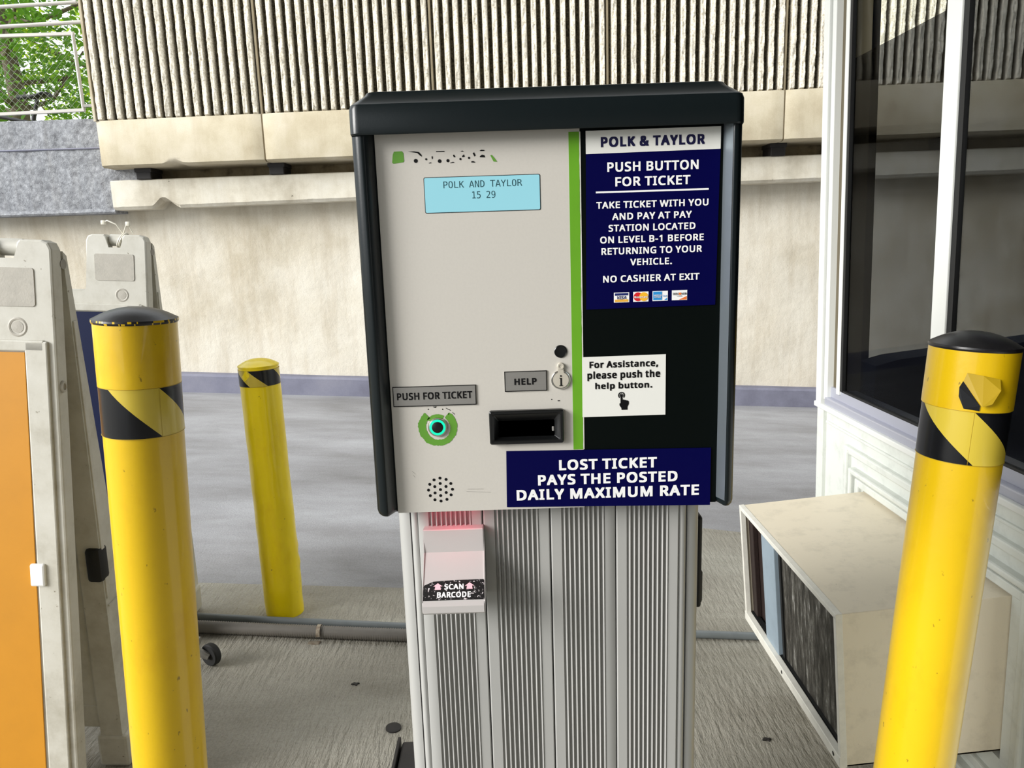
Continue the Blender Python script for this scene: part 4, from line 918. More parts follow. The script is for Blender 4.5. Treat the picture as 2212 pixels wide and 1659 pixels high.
YB = 6.72
bm = new()
rings = []
for x, w, z in ((-4.16, 0.012, 2.588), (-4.10, 0.022, 2.592), (-4.03, 0.035, 2.588), (-3.97, 0.065, 2.592), (-3.91, 0.075, 2.606), (-3.88, 0.05, 2.602)):
    rings.append([(x, YB + w * math.cos(a), z + (0.018 if math.sin(a) > 0 else 0.022) * math.sin(a)) for a in [2 * PI * k / 14 for k in range(14)]])
ring_loft(bm, rings)
part('saddle', bm, M['rubber'], t, True, 60)
tb('seat_post', [(-3.985, YB, 2.58), (-4.03, YB, 2.44)], 0.016, M['bike'])
bm = new()
for pts, r in (([(-4.03, YB, 2.46), (-4.16, YB, 1.94)], 0.018), ([(-4.05, YB, 2.37), (-4.62, YB, 2.50)], 0.017),
               ([(-4.16, YB, 1.94), (-4.66, YB, 2.36)], 0.019), ([(-4.60, YB, 2.58), (-4.69, YB, 2.30)], 0.019),
               ([(-4.05, YB + 0.05, 2.38), (-3.66, YB + 0.05, 1.96)], 0.010), ([(-4.05, YB - 0.05, 2.38), (-3.66, YB - 0.05, 1.96)], 0.010),
               ([(-4.16, YB, 1.94), (-3.66, YB - 0.05, 1.96)], 0.011), ([(-4.69, YB - 0.05, 2.30), (-4.80, YB - 0.05, 1.96)], 0.012),
               ([(-4.69, YB + 0.05, 2.30), (-4.80, YB + 0.05, 1.96)], 0.012)):
    tube(bm, pts, r, 10)
part('frame', bm, M['bike'], t, True)
for wx in (-3.66, -4.80):
    bm = new()
    ring = [(wx + 0.33 * math.cos(a), YB, 1.965 + 0.33 * math.sin(a)) for a in [2 * PI * k / 40 for k in range(41)]]
    tube(bm, ring, 0.017, 8, False)
    w = part('wheel', bm, M['rubber'], t, True)
    bm = new()
    for k in range(18):
        a = 2 * PI * k / 18
        tube(bm, [(wx, YB, 1.965), (wx + 0.32 * math.cos(a), YB, 1.965 + 0.32 * math.sin(a))], 0.0015, 4)
    part('spokes', bm, M['chrome'], w)
tb('mudguard', [(-3.66 + 0.40 * math.cos(a), YB, 1.965 + 0.40 * math.sin(a)) for a in [math.radians(70 + 6 * k) for k in range(16)]], 0.02, M['bike'])
tb('handlebar', [(-4.56, YB - 0.26, 2.66), (-4.60, YB - 0.1, 2.68), (-4.60, YB + 0.1, 2.68), (-4.56, YB + 0.26, 2.66)], 0.013, M['bike'])

# ------------------------------------------------------------------ trees beyond the railing
def tree(label, x, y, h, rx, rz, n, leaf, seed, zc):
    rnd = random.Random(seed)
    t = thing('tree', label, 'tree', (x, y, 1.62), None, 'trees on the plaza')
    bm = new()
    tube(bm, [(x, y, 1.55), (x + 0.1, y, 1.62 + h * 0.35), (x - 0.05, y, 1.62 + h * 0.8)], [0.16, 0.12, 0.05], 12)
    part('trunk', bm, M['bark'], t, True)
    bm = new()
    boughs = []
    for k in range(14):
        a = 2 * PI * k / 14 + rnd.random()
        z0 = 1.62 + h * (0.3 + 0.45 * rnd.random())
        L = rx * (0.6 + 0.4 * rnd.random())
        e = Vector((x + L * math.cos(a), y + L * math.sin(a), z0 + rnd.uniform(-0.3, 0.7) * rz))
        mid = Vector((x + 0.5 * L * math.cos(a), y + 0.5 * L * math.sin(a), z0 + 0.25))
        tube(bm, [(x, y, z0), mid, e], [0.05, 0.03, 0.012], 6)
        boughs.append((Vector((x, y, z0)), e))
    part('branches', bm, M['bark'], t, True)
    bm = new()
    cl = []
    for k in range(n // 26):
        if k % 2:
            a, b = boughs[rnd.randrange(len(boughs))]
            u = rnd.uniform(0.35, 1.1)
            c = a.lerp(b, u) + Vector((rnd.gauss(0, .3), rnd.gauss(0, .3), rnd.gauss(0, .3)))
        else:
            while True:
                q = Vector((rnd.uniform(-1, 1), rnd.uniform(-1, 1), rnd.uniform(-1, 1)))
                if 0.3 < q.length < 1:
                    break
            c = Vector((x + q.x * rx, y + q.y * rx, zc + q.z * rz))
        cl.append(c)
    for c in cl:
        for k in range(26):
            p = c + Vector((rnd.gauss(0, .17), rnd.gauss(0, .17), rnd.gauss(0, .12)))
            s = rnd.uniform(0.035, 0.065)
            R = Euler((rnd.uniform(-1, 1), rnd.uniform(-1, 1), rnd.uniform(0, 6.28))).to_matrix()
            pts = [(-s, 0, 0), (-0.3 * s, 0.55 * s, 0.1 * s), (0.5 * s, 0.4 * s, 0.05 * s), (1.1 * s, 0, -0.15 * s), (0.5 * s, -0.4 * s, 0.05 * s), (-0.3 * s, -0.55 * s, 0.1 * s)]
            bm.faces.new([bm.verts.new(p + R @ Vector(v)) for v in pts])
    part('crown', bm, M[leaf], t)
    return t


tree('green leafy tree right behind the railing above the saddled bicycle', -7.2, 11.5, 5.2, 2.0, 2.0, 7000, 'leaf', 3, 4.6)
tree('lime green sunlit tree beside the edge of the fluted wall, low behind the railing', -9.0, 17.5, 5.0, 2.3, 2.4, 6500, 'leaf_lime', 5, 4.2)
tree('green tree at the far left edge beyond the railing', -12.6, 13.0, 6.0, 2.2, 2.4, 4500, 'leaf', 9, 5.4)

# ------------------------------------------------------------------ ticket machine
YF = 0.90
tm = thing('ticket_machine', 'dark framed parking ticket machine on a ribbed pale grey column, in the middle', 'ticket machine', (0.045, 1.06, 0.0))


def flat(name, poly, y_front, thick, m, parent=tm, bev=0.0, label=None):
    bm = new()
    prism(bm, poly, y_front, y_front + thick)
    if bev:
        es = [e for e in bm.edges if all(abs(v.co.y - y_front) < 1e-6 for v in e.verts)]
        bmesh.ops.bevel(bm, geom=es, offset=bev, segments=2, profile=0.5, affect='EDGES')
    return part(name, bm, m, parent, label=label)


def letters(parent, m, lines, y, bold=0.022, name='lettering', spacing=0.0):
    """lines: (text, x, z, w, h)"""
    bm = new()
    for ln in lines:
        s, x, z, w, h = ln[:5]
        fit_text(bm, s, lambda u, v: (x + u, y, z + v), w, h, *([bold, spacing] + list(ln[5:])))
    return part(name, bm, m, parent)


# --- cabinet body behind the face
TL = (-0.1508, 1.3758)
TR = (0.2535, 1.3763)
BL_ = (-0.1497, 0.9128)
BR_ = (0.2497, 0.9100)
XL, XR = TL[0] - 0.0, TR[0] + 0.002
ZB, ZT = BL_[1], TL[1] + 0.02
bm = new()
box(bm, XL - 0.020, XR + 0.020, YF + 0.004, YF + 0.26, ZB - 0.001, ZT, 0.004)
part('cabinet', bm, M['dark_edge'], tm)
# silver foil face, dark info face
SX = (0.0877, 1.2036)[0]
flat('front_panel', [(XL, ZB), (SX, ZB), (SX, ZT), (XL, ZT)], YF, 0.006, M['panel'], label='silver front panel')
flat('info_panel', [(SX, ZB + 0.001), (XR, ZB + 0.001), (XR, ZT), (SX, ZT)], YF + 0.0005, 0.006, M['info_dark'], label='black front panel')
# green stripe with a ragged right edge
g0 = (0.0765, 1.3720)
g1 = (0.0731, 0.9896)
gw = 0.0122
gx = (g0[0] + g1[0]) / 2
rag = [(gx + gw + 0.0006 * mnoise.noise(Vector((0, k * 0.7, 3))), g0[1] + (g1[1] - g0[1]) * k / 60) for k in range(61)]
st = flat('stripe', [(gx, g1[1]), (gx, g0[1])] + rag, YF - 0.0004, 0.0004, M['green'], label='green stripe')
flat('foil_edge', [(gx + gw - 0.0006, g1[1]), (gx + gw - 0.0006, g0[1]), (gx + gw + 0.0016, g0[1]), (gx + gw + 0.0016, g1[1])], YF - 0.0002, 0.0002, M['edge_white'])

# --- side rails: rounded extrusions with a slanted inner face
def rail(sx, x_in, x_out, ztop, zbot, yfr):
    """profile in x, y; sx -1 left, +1 right"""
    w = abs(x_out - x_in)
    prof = [(x_in, YF + 0.004), (x_in + sx * w * 0.40, yfr + 0.001)]
    cx, cy, r = x_out - sx * w * 0.52, yfr + w * 0.52, w * 0.52
    for k in range(9):
        a = math.radians(-90 + 90 * k / 8)
        prof.append((cx + sx * r * math.cos(a), cy + r * math.sin(a)))
    prof += [(x_out, YF + 0.25), (x_in, YF + 0.25)]
    bm = new()
    n = len(prof)
    rings = []
    for z, s, dy in ((zbot, 0.78, 0.004), (zbot + 0.003, 0.93, 0.0015), (zbot + 0.008, 1, 0), (ztop, 1, 0)):
        mx = (x_in + x_out) / 2
        rings.append([(mx + (x - mx) * s, y + (dy if y < YF + 0.1 else 0), z) for x, y in prof])
    ring_loft(bm, rings)
    return part('side_rail', bm, M['dark'], tm, True, 40)


YR = 0.884
LO = (-0.1760, 1.3710)
LB2 = (-0.1763, 0.9139)
RO = (0.2777, 1.3715)
RB2 = (0.2720, 0.9100)
XLo, XRo = (LO[0] + LB2[0]) / 2, (RO[0] + RB2[0]) / 2
ZRB = (-0.1605, 0.9130)[1]
rail(-1, XL + 0.001, XLo, ZT, ZRB, YR)
rail(1, XR - 0.001, XRo, ZT, ZRB, YR)

wr = abs(XRo - XR)
bm = new()
ring_loft(bm, [[(XR - 0.0008, YF + 0.0032, z), (XR - 0.001 + wr * 0.40, YR + 0.0006, z), (XR + wr * 0.40, YR + 0.003, z), (XR + 0.001, YF + 0.005, z)] for z in (ZRB + 0.008, ZT)])
part('sheen_strip', bm, M['strip'], tm, label='bluish satin metal strip added for the sky sheen on the inner side of the rail')  # added on the right only, to carry the rail's bright sky reflection

# --- hood
YH = 0.879
h0 = (-0.1762, 1.3728)
h1 = (0.2754, 1.3740)
hz0 = h0[1]
hz1 = (-0.1650, 1.4043)[1]
ha = (-0.1636, 1.4241)
hb = (0.2665, 1.4223)
hz2 = ha[1]


def rrect(x0, x1, y0, y1, z, r):
    return [(a, b, z) for a, b in rounded(x0, x1, y0, y1, r, 6)]


bm = new()
X0, X1 = h0[0], h1[0]
rings = [rrect(X0 + 0.004, X1 - 0.004, YH + 0.004, 1.185, hz0 + 0.004, 0.012), rrect(X0 + 0.001, X1 - 0.001, YH + 0.001, 1.19, hz0, 0.012),
         rrect(X0, X1, YH, 1.19, hz0 + 0.002, 0.012), rrect(X0 + 0.0002, X1 - 0.0002, YH + 0.0002, 1.19, hz1 - 0.003, 0.012), rrect(X0 + 0.0016, X1 - 0.0016, YH + 0.0018, 1.188, hz1 + 0.002, 0.012),
         rrect(X0 + 0.0135, X1 - 0.0135, YH + 0.026, 1.165, hz2 - 0.004, 0.012), rrect(X0 + 0.016, X1 - 0.016, YH + 0.029, 1.162, hz2, 0.012), rrect(X0 + 0.020, X1 - 0.020, YH + 0.034, 1.157, hz2 + 0.0012, 0.012)]
ring_loft(bm, rings)
part('hood', bm, M['dark'], tm, True, 28)

# --- display
d = [(-0.0954, 1.3258), (0.0399, 1.3248), (0.0400, 1.2850), (-0.0954, 1.2860)]
dx0, dx1, dz0, dz1 = (d[0][0] + d[3][0]) / 2, (d[1][0] + d[2][0]) / 2, (d[2][1] + d[3][1]) / 2, (d[0][1] + d[1][1]) / 2
fr = flat('display_rim', rounded(dx0 - 0.0008, dx1 + 0.0008, dz0 - 0.0008, dz1 + 0.0008, 0.002), YF - 0.0003, 0.0006, M['dark_edge'])
dis = flat('display', rounded(dx0, dx1, dz0, dz1, 0.0016), YF - 0.0006, 0.0006, M['lcd'], label='lit pale blue display')
for s, (x, z, w, h), pitch in (('POLK AND TAYLOR', (-0.0268, 1.3169, 0.0926, 0.0079), 0.80), ('15 29', (-0.0261, 1.3044, 0.0273, 0.0082), 0.66)):
    bm = new()
    fit_text(bm, s, lambda u, v: (x + u, YF - 0.0008, z + v), w, h, 0.0, 0.0, 0.0, True)
    part('lettering', bm, M['lcd_ink'], dis)

# --- remains of a scraped maker's mark
z1 = lambda X, Y: None
for poly in (
    [(-0.1127, 1.3558), (-0.1052, 1.3558), (-0.0998, 1.3549), (-0.0968, 1.3514), (-0.0969, 1.3496), (-0.0990, 1.3510), (-0.1020, 1.3539), (-0.1079, 1.3549)],
    [(-0.0798, 1.3553), (-0.0701, 1.3553), (-0.0701, 1.3542), (-0.0799, 1.3543)],
    [(-0.0518, 1.3543), (-0.0490, 1.3550), (-0.0475, 1.3538), (-0.0496, 1.3538)],
    [(-0.0373, 1.3517), (-0.0356, 1.3527), (-0.0339, 1.3490), (-0.0356, 1.3480)],
    [(-0.0291, 1.3543), (-0.0269, 1.3553), (-0.0237, 1.3549), (-0.0234, 1.3538), (-0.0286, 1.3538)],
    [(-0.0293, 1.3478), (-0.0266, 1.3498), (-0.0239, 1.3492), (-0.0229, 1.3466), (-0.0288, 1.3469)],
    [(-0.0606, 1.3503), (-0.0590, 1.3508), (-0.0575, 1.3481), (-0.0594, 1.3477)],
    [(-0.0498, 1.3489), (-0.0476, 1.3507), (-0.0466, 1.3481), (-0.0496, 1.3476)],
    [(-0.0855, 1.3495), (-0.0841, 1.3497), (-0.0840, 1.3474), (-0.0851, 1.3464)],
    [(-0.0891, 1.3423), (-0.0864, 1.3430), (-0.0859, 1.3420), (-0.0889, 1.3418)],
    [(-0.0642, 1.3418), (-0.0604, 1.3428), (-0.0588, 1.3417), (-0.0640, 1.3413)],
    [(-0.0393, 1.3426), (-0.0371, 1.3429), (-0.0345, 1.3417), (-0.0356, 1.3411), (-0.0393, 1.3413)],
    disc(*(-0.1041, 1.3451), 0.0023, 16), disc(*(-0.0763, 1.3440), 0.0021, 16), disc(*(-0.0919, 1.3466), 0.0012, 12), disc(*(-0.0666, 1.3442), 0.0018, 12),
    disc(*(-0.0519, 1.3456), 0.0013, 12), disc(*(-0.0418, 1.3466), 0.0013, 12)):
    bm = new()
    prism(bm, poly, YF - 0.0003, YF - 0.0001)
    part('print_remains', bm, M['ink'], tm)
bm = new()
a, b, c, e = (-0.1300, 1.3558), (-0.1186, 1.3562), (-0.1177, 1.3443), (-0.1314, 1.3426)
prism(bm, [(a[0] + 0.001, a[1] + 0.0004), (b[0] - 0.001, b[1] + 0.0002), (b[0] + 0.0006, b[1] - 0.002), (c[0], c[1] + 0.001), (c[0] - 0.001, c[1] - 0.0003), (e[0] + 0.0012, e[1]), (e[0] - 0.0004, e[1] + 0.001), (a[0] - 0.0005, a[1] - 0.003)], YF - 0.0003, YF - 0.0001)
part('print_remains', bm, M['green_worn'], tm, label='green square print')
bm = new()
prism(bm, [(-0.0169, 1.3487), (-0.0152, 1.3492), (-0.0121, 1.3457), (-0.0090, 1.3412), (-0.0133, 1.3416)], YF - 0.0003, YF - 0.0001)
part('print_remains', bm, M['green_worn'], tm, label='green stroke of print')

# --- plates
def plate(name, q, m, y=YF - 0.0012, rim=True, label=None):
    x0, x1, za, zb = (q[0][0] + q[3][0]) / 2, (q[1][0] + q[2][0]) / 2, (q[2][1] + q[3][1]) / 2, (q[0][1] + q[1][1]) / 2
    p = flat(name, [(x0, za), (x1, za), (x1, zb), (x0, zb)], y, YF - y, m, label=label)
    if rim:
        r = 0.0009
        bm = new()
        for xa, xb, zc, zd in ((x0, x1, za, za + r), (x0, x1, zb - r, zb), (x0, x0 + r, za, zb), (x1 - r, x1, za, zb)):
            box(bm, xa, xb, y - 0.0003, y, zc, zd)
        part('border', bm, M['ink'], p)
    return p


p = plate('push_plate', [(-0.1478, 1.0771), (-0.0447, 1.0770), (-0.0451, 1.0514), (-0.1482, 1.0522)], M['plate'], label='brushed metal plate reading push for ticket')
letters(p, M['ink'], [('PUSH FOR TICKET', -0.0963, 1.0647, 0.0931, 0.0091)], YF - 0.0015, 0.022)
p = plate('help_plate', [(-0.0092, 1.0920), (0.0432, 1.0920), (0.0431, 1.0667), (-0.0092, 1.0667)], M['plate'], label='brushed metal plate reading help')
letters(p, M['ink'], [('HELP', 0.0167, 1.0789, 0.0275, 0.0081)], YF - 0.0015, 0.03)

# --- lit ticket button with its worn green halo
bc = (-0.0945, 1.0245)
px = 0.000543
bm = new()
outer, inner = [], []
for k in range(129):
    a = math.radians(128 + 284 * k / 128)
    n1 = 1.3 * mnoise.noise(Vector((math.cos(a) * 3, math.sin(a) * 3, 1))) + 1.6 * mnoise.noise(Vector((math.cos(a) * 14, math.sin(a) * 14, 1)))
    n2 = 1.6 * mnoise.noise(Vector((math.cos(a) * 5, math.sin(a) * 5, 9))) + 1.5 * mnoise.noise(Vector((math.cos(a) * 12, math.sin(a) * 12, 5)))
    ro = (45 + n1 + (1.5 if math.sin(a) < -0.7 else 0)) * px
    ri = (27 + n2 + 4 * max(0, math.cos(a - 5.2))) * px
    outer.append((bc[0] + ro * math.cos(a), bc[1] + ro * 0.96 * math.sin(a)))
    inner.append((bc[0] + ri * math.cos(a), bc[1] + ri * math.sin(a)))
for k in range(128):
    f = [outer[k], outer[k + 1], inner[k + 1], inner[k]]
    bm.faces.new([bm.verts.new((x, YF - 0.0003, z)) for x, z in f])
prev = None
for k in range(17):
    a = math.radians(58 + 84 * k / 16)
    cur = [(bc[0] + r * px * math.cos(a), bc[1] + r * px * math.sin(a)) for r in (20, 30 + 0.8 * mnoise.noise(Vector((k * .9, 2, 2))))]
    if prev:
        bm.faces.new([bm.verts.new((x, YF - 0.0003, z)) for x, z in (prev[0], prev[1], cur[1], cur[0])])
    prev = cur
part('button_halo', bm, M['green_worn'], tm, label='worn green print around the button')
scraps = []
for a, b in (((-0.0833, 1.0485), (-0.0777, 1.0451)), ((-0.0755, 1.0429), (-0.0727, 1.0399))):
    scraps.append([(a[0], a[1]), (b[0], b[1] + 0.0006), (b[0], b[1] - 0.0004), (a[0], a[1] - 0.0006)])
for q in ((-0.1053, 1.0475), (-0.0874, 1.0469), (-0.0802, 1.0407)):
    scraps.append(disc(*q, 0.0008, 10))
scraps.append([(-0.0993, 1.0505), (-0.0947, 1.0507), (-0.0960, 1.0489), (-0.0982, 1.0496)])
for q, w in (((0.0486, 1.0551), 0.0006), ((0.0574, 1.0530), 0.0014)):
    scraps.append([(q[0] - w, q[1] - 0.0005), (q[0] + w, q[1] - 0.0005), (q[0] + w, q[1] + 0.0005), (q[0] - w, q[1] + 0.0005)])
for poly in scraps:
    bm = new()
    prism(bm, poly, YF - 0.0003, YF - 0.0001)
    part('print_remains', bm, M['ink'], tm)


def turned(name, prof, c, m, parent, n=40):
    """lathe about the Y axis; prof = (radius, y)"""
    bm = new()
    rings = [[(c[0] + r * math.cos(2 * PI * i / n), y, c[1] + r * math.sin(2 * PI * i / n)) for i in range(n)] for r, y in prof]
    ring_loft(bm, rings)
    return part(name, bm, m, parent, True, 40)


btn = turned('ticket_button', [(22.5 * px, YF), (22.5 * px, YF - 0.002), (21 * px, YF - 0.0032), (18.6 * px, YF - 0.0034), (18.4 * px, YF - 0.0026), (0.0004, YF - 0.0026)], bc, M['chrome'], tm)
turned('light_ring', [(18.4 * px, YF - 0.0026), (18.2 * px, YF - 0.0034), (13.4 * px, YF - 0.0036), (13.2 * px, YF - 0.0026)], bc, M['ring'], btn)
turned('push_cap', [(13.2 * px, YF - 0.0026), (13.0 * px, YF - 0.0038), (11 * px, YF - 0.0042), (0.0003, YF - 0.0042)], bc, M['slot'], btn)

# --- lens, key tag
lc = (0.0608, 1.1149)
l = turned('lens', [(14.5 * px, YF), (14.5 * px, YF - 0.001), (13 * px, YF - 0.0016), (12.5 * px, YF - 0.0008), (0.0003, YF - 0.0004)], lc, M['slot'], tm)
kc = (0.0604, 1.0796)
kr = (0.0605, 1.0968)
info = turned('info_button', [(22 * px, YF), (22 * px, YF - 0.0018), (20.6 * px, YF - 0.0026), (18.6 * px, YF - 0.0026), (18.2 * px, YF - 0.0012), (0.0003, YF - 0.0012)], kc, M['chrome'], tm)
turned('cover_disc', [(18.2 * px, YF - 0.0012), (18.0 * px, YF - 0.0030), (0.0003, YF - 0.0032)], kc, M['steel_disc'], info)
bm = new()
prism(bm, [(kc[0] - 7 * px, kc[1] + 14 * px), (kc[0] + 7 * px, kc[1] + 14 * px), (kr[0] + 5.5 * px, kr[1]), (kr[0] - 5.5 * px, kr[1])], YF - 0.0030, YF - 0.001)
part('cover_arm', bm, M['steel_disc'], info)
turned('rivet', [(8 * px, YF), (8 * px, YF - 0.0026), (7 * px, YF - 0.0036), (4 * px, YF - 0.0036), (3.6 * px, YF - 0.0031), (0.0003, YF - 0.0031)], kr, M['steel_disc'], info)
bm = new()
y = YF - 0.0035
prism(bm, disc(kc[0], kc[1] + 9.6 * px, 1.9 * px, 14), y, y + 0.0003)
prism(bm, [(kc[0] - 3.6 * px, kc[1] + 5 * px), (kc[0] - 3.6 * px, kc[1] + 4 * px), (kc[0] - 1.4 * px, kc[1] + 3.6 * px), (kc[0] - 1.4 * px, kc[1] - 12 * px), (kc[0] - 4 * px, kc[1] - 12.4 * px),
           (kc[0] - 4 * px, kc[1] - 13.6 * px), (kc[0] + 4.4 * px, kc[1] - 13.6 * px), (kc[0] + 4.4 * px, kc[1] - 12.4 * px), (kc[0] + 2 * px, kc[1] - 12 * px), (kc[0] + 2 * px, kc[1] + 5 * px)], y, y + 0.0003)
part('info_letter', bm, M['ink'], info)

# --- ticket slot
s0, s1 = (-0.0305, 1.0432), (0.0623, 1.0005)
s2, s3 = (0.0630, 1.0437), (-0.0291, 1.0008)
x0, x1, za, zb = (s0[0] + s3[0]) / 2, (s1[0] + s2[0]) / 2, (s1[1] + s3[1]) / 2, (s0[1] + s2[1]) / 2
bm = new()
rings = [[(a, yy, b) for a, b in rounded(x0 + i, x1 - i, za + j0, zb - j1, 0.003)] for i, j0, j1, yy in
         ((0, 0, 0, YF), (0, 0, 0, YF - 0.006), (0.0012, 0.0012, 0.0012, YF - 0.0075), (0.004, 0.004, 0.0035, YF - 0.0075), (0.0055, 0.005, 0.0045, YF - 0.0065))]
ring_loft(bm, rings, True, False)
# funnel towards the mouth
rings = [[(a, yy, b) for a, b in rounded(x0 + i, x1 - i2, za + j0, zb - j1, 0.001)] for i, i2, j0, j1, yy in
         ((0.0055, 0.0055, 0.005, 0.0045, YF - 0.0065), (0.012, 0.012, 0.0085, 0.0155, YF + 0.001), (0.013, 0.013, 0.010, 0.017, YF + 0.003), (0.013, 0.013, 0.010, 0.017, YF + 0.02))]
ring_loft(bm, rings, False, True)
slot = part('ticket_slot', bm, M['slot'], tm, True, 30, 'black plastic ticket slot')
bm = new()
box(bm, x1 - 0.0145, x1 - 0.0115, YF - 0.001, YF + 0.004, za + 0.014, za + 0.020, 0.0006)
part('ticket_guide', bm, M['plate'], slot)

# --- speaker holes
sc_ = (-0.0953, 0.9423)
bm = new()
for x, z in [(-0.1028, 0.9555), (-0.0952, 0.9576), (-0.0875, 0.9556), (-0.0818, 0.9500), (-0.0800, 0.9423), (-0.0821, 0.9349), (-0.0877, 0.9290), (-0.0953, 0.9270),
             (-0.1030, 0.9290), (-0.1086, 0.9346), (-0.1105, 0.9421), (-0.1085, 0.9497), (-0.0953, 0.9505), (-0.0881, 0.9462), (-0.0882, 0.9382), (-0.0954, 0.9343), (-0.1024, 0.9381), (-0.1023, 0.9465), (-0.0953, 0.9423)]:
    prism(bm, disc(x, z, 3.5 * px, 18), YF - 0.0002, YF + 0.0002)
part('speaker_grille', bm, M['ink'], tm)
for a, b in (((-0.1300, 0.9677), (-0.1255, 0.9639)), ((-0.1291, 0.9628), (-0.1263, 0.9597)), ((-0.0608, 0.9415), (-0.0402, 0.9414)), ((-0.0621, 0.9385), (-0.0315, 0.9368))):
    bm = new()
    dx, dz = b[0] - a[0], b[1] - a[1]
    L = math.hypot(dx, dz)
    nx, nz = -dz / L * 0.0003, dx / L * 0.0003
    prism(bm, [a, (b[0] - nx, b[1] - nz), b, (a[0] + nx, a[1] + nz)], YF - 0.00015, YF - 0.00005)
    part('scratch', bm, M['plate'], tm)

# --- instruction sign
def quad_sign(name, q, m, y, label):
    return flat(name, q, y, 0.0007, m, label=label)


sg = quad_sign('instruction_sign', [(0.0948, 1.3466), (0.2521, 1.3480), (0.2495, 1.1662), (0.0931, 1.1651)][::-1], M['navy'], YF - 0.0007, 'navy vinyl sign telling to push button for ticket')
hd = flat('header', [(0.0948, 1.3724), (0.2522, 1.3730), (0.2521, 1.3478), (0.0948, 1.3465)], YF - 0.0008, 0.0008, M['white_vinyl'], sg, label='white header strip')
ys = YF - 0.0010
letters(hd, M['navy_ink'], [('POLK & TAYLOR', 0.1729, 1.3593, 0.1214, 0.0116)], ys, 0.036)
letters(sg, M['white_print'], [
    ('PUSH BUTTON', 0.1731, 1.3310, 0.1070, 0.0110),
    ('FOR TICKET', 0.1731, 1.3141, 0.0883, 0.0108),
    ('TAKE TICKET WITH YOU', 0.1727, 1.2878, 0.1326, 0.0081),
    ('AND PAY AT PAY', 0.1722, 1.2743, 0.0945, 0.0080),
    ('STATION LOCATED', 0.1723, 1.2609, 0.1034, 0.0081),
    ('ON LEVEL B-1 BEFORE', 0.1723, 1.2474, 0.1236, 0.0081),
    ('RETURNING TO YOUR', 0.1721, 1.2339, 0.1203, 0.0082),
    ('VEHICLE.', 0.1714, 1.2204, 0.0500, 0.0081),
    ('NO CASHIER AT EXIT', 0.1717, 1.2010, 0.1161, 0.0082)], ys)
r0, r1 = (0.1060, 1.3029), (0.2390, 1.3025)
bm = new()
box(bm, r0[0], r1[0], ys, ys + 0.0003, (r0[1] + r1[1]) / 2 - 0.001, (r0[1] + r1[1]) / 2 + 0.001)
part('rule', bm, M['white_print'], sg)
CW = 33.8 * px * 1.006
CH = 22 * px


def card(c):
    x, z = c
    p = flat('card_mark', [(x - CW / 2, z - CH / 2), (x + CW / 2, z - CH / 2), (x + CW / 2, z + CH / 2), (x - CW / 2, z + CH / 2)], ys, 0.0003, M['white_print'], sg)

    def rect(u0, u1, v0, v1, m, dy=0.0002):
        return flat('print', [(x + u0 * CW, z + v0 * CH), (x + u1 * CW, z + v0 * CH), (x + u1 * CW, z + v1 * CH), (x + u0 * CW, z + v1 * CH)], ys - dy, dy, m, sg)

    def word(s, u, v, w, h, m, bold=0.02, it=0.0):
        bm = new()
        fit_text(bm, s, lambda a, b: (x + u * CW + a, ys - 0.0005, z + v * CH + b), w * CW, h * CH, bold, 0.0, it)
        return part('lettering', bm, m, sg)
    return p, rect, word, x, z


p, rect, word, x, z = card((0.1358, 1.1785))
rect(-.44, .44, .20, .43, M['card_blue'])
rect(-.44, .44, -.44, -.20, M['card_gold'])
word('VISA', 0, -0.01, .60, .34, M['card_blue'], 0.02, 0.25)
p, rect, word, x, z = card((0.1592, 1.1787))
flat('print', disc(x - 0.19 * CW, z, 0.29 * CW, 28), ys - 0.0002, 0.0002, M['card_red'], sg)
flat('print', disc(x + 0.19 * CW, z, 0.29 * CW, 28), ys - 0.0003, 0.0003, M['card_amber'], sg)
word('MasterCard', 0, -0.02, .86, .22, M['white_print'], 0.02)
p, rect, word, x, z = card((0.1826, 1.1789))
rect(-.46, .12, -.40, .44, M['card_sky'])
word('AMERICAN', -.17, .08, .5, .14, M['white_print'])
word('EXPRESS', -.17, -.10, .42, .14, M['white_print'])
word('Card', .30, .0, .26, .17, M['card_sky'])
flat('print', [(x + .26 * CW, z - .42 * CH), (x + .46 * CW, z - .42 * CH), (x + .46 * CW, z - .18 * CH)], ys - 0.0002, 0.0002, M['card_sky'], sg)
p, rect, word, x, z = card((0.2060, 1.1791))
word('DISC', -.24, .14, .40, .22, M['ink'])
word('VER', .29, .14, .34, .22, M['ink'])
flat('print', disc(x + 0.035 * CW, z + .14 * CH, 0.085 * CW, 20), ys - 0.0003, 0.0003, M['card_orange'], sg)
word('NETWORK', 0.0, -.08, .34, .07, M['ink'])
flat('print', [(x - .05 * CW, z - .46 * CH), (x + .47 * CW, z - .46 * CH), (x + .47 * CW, z - .10 * CH)], ys - 0.0002, 0.0002, M['card_orange'], sg)

# --- assistance sign
sa = flat('assistance_sign', [(0.0871, 1.1067), (0.1901, 1.1073), (0.1901, 1.0311), (0.0867, 1.0311)], YF - 0.0007, 0.0007, M['white_vinyl'], label='white vinyl sign about pushing the help button')
letters(sa, M['ink'], [('For Assistance,', 0.1382, 1.0964, 0.0845, 0.0098), ('please push the', 0.1382, 1.0827, 0.0899, 0.0122), ('help button.', 0.1381, 1.0691, 0.0706, 0.0105)], ys, 0.03)
hx, hz = (0.1354, 1.0575)
bm = new()
for r0_, r1_ in ((5.6, 8.0), (2.9, 4.6)):
    pv = None
    for k in range(25):
        a = math.radians(-50 + 280 * k / 24)
        cur = [(hx + r * px * math.cos(a), hz + r * px * math.sin(a)) for r in (r0_, r1_)]
        if pv:
            bm.faces.new([bm.verts.new((u, ys, v)) for u, v in (pv[0], pv[1], cur[1], cur[0])])
        pv = cur
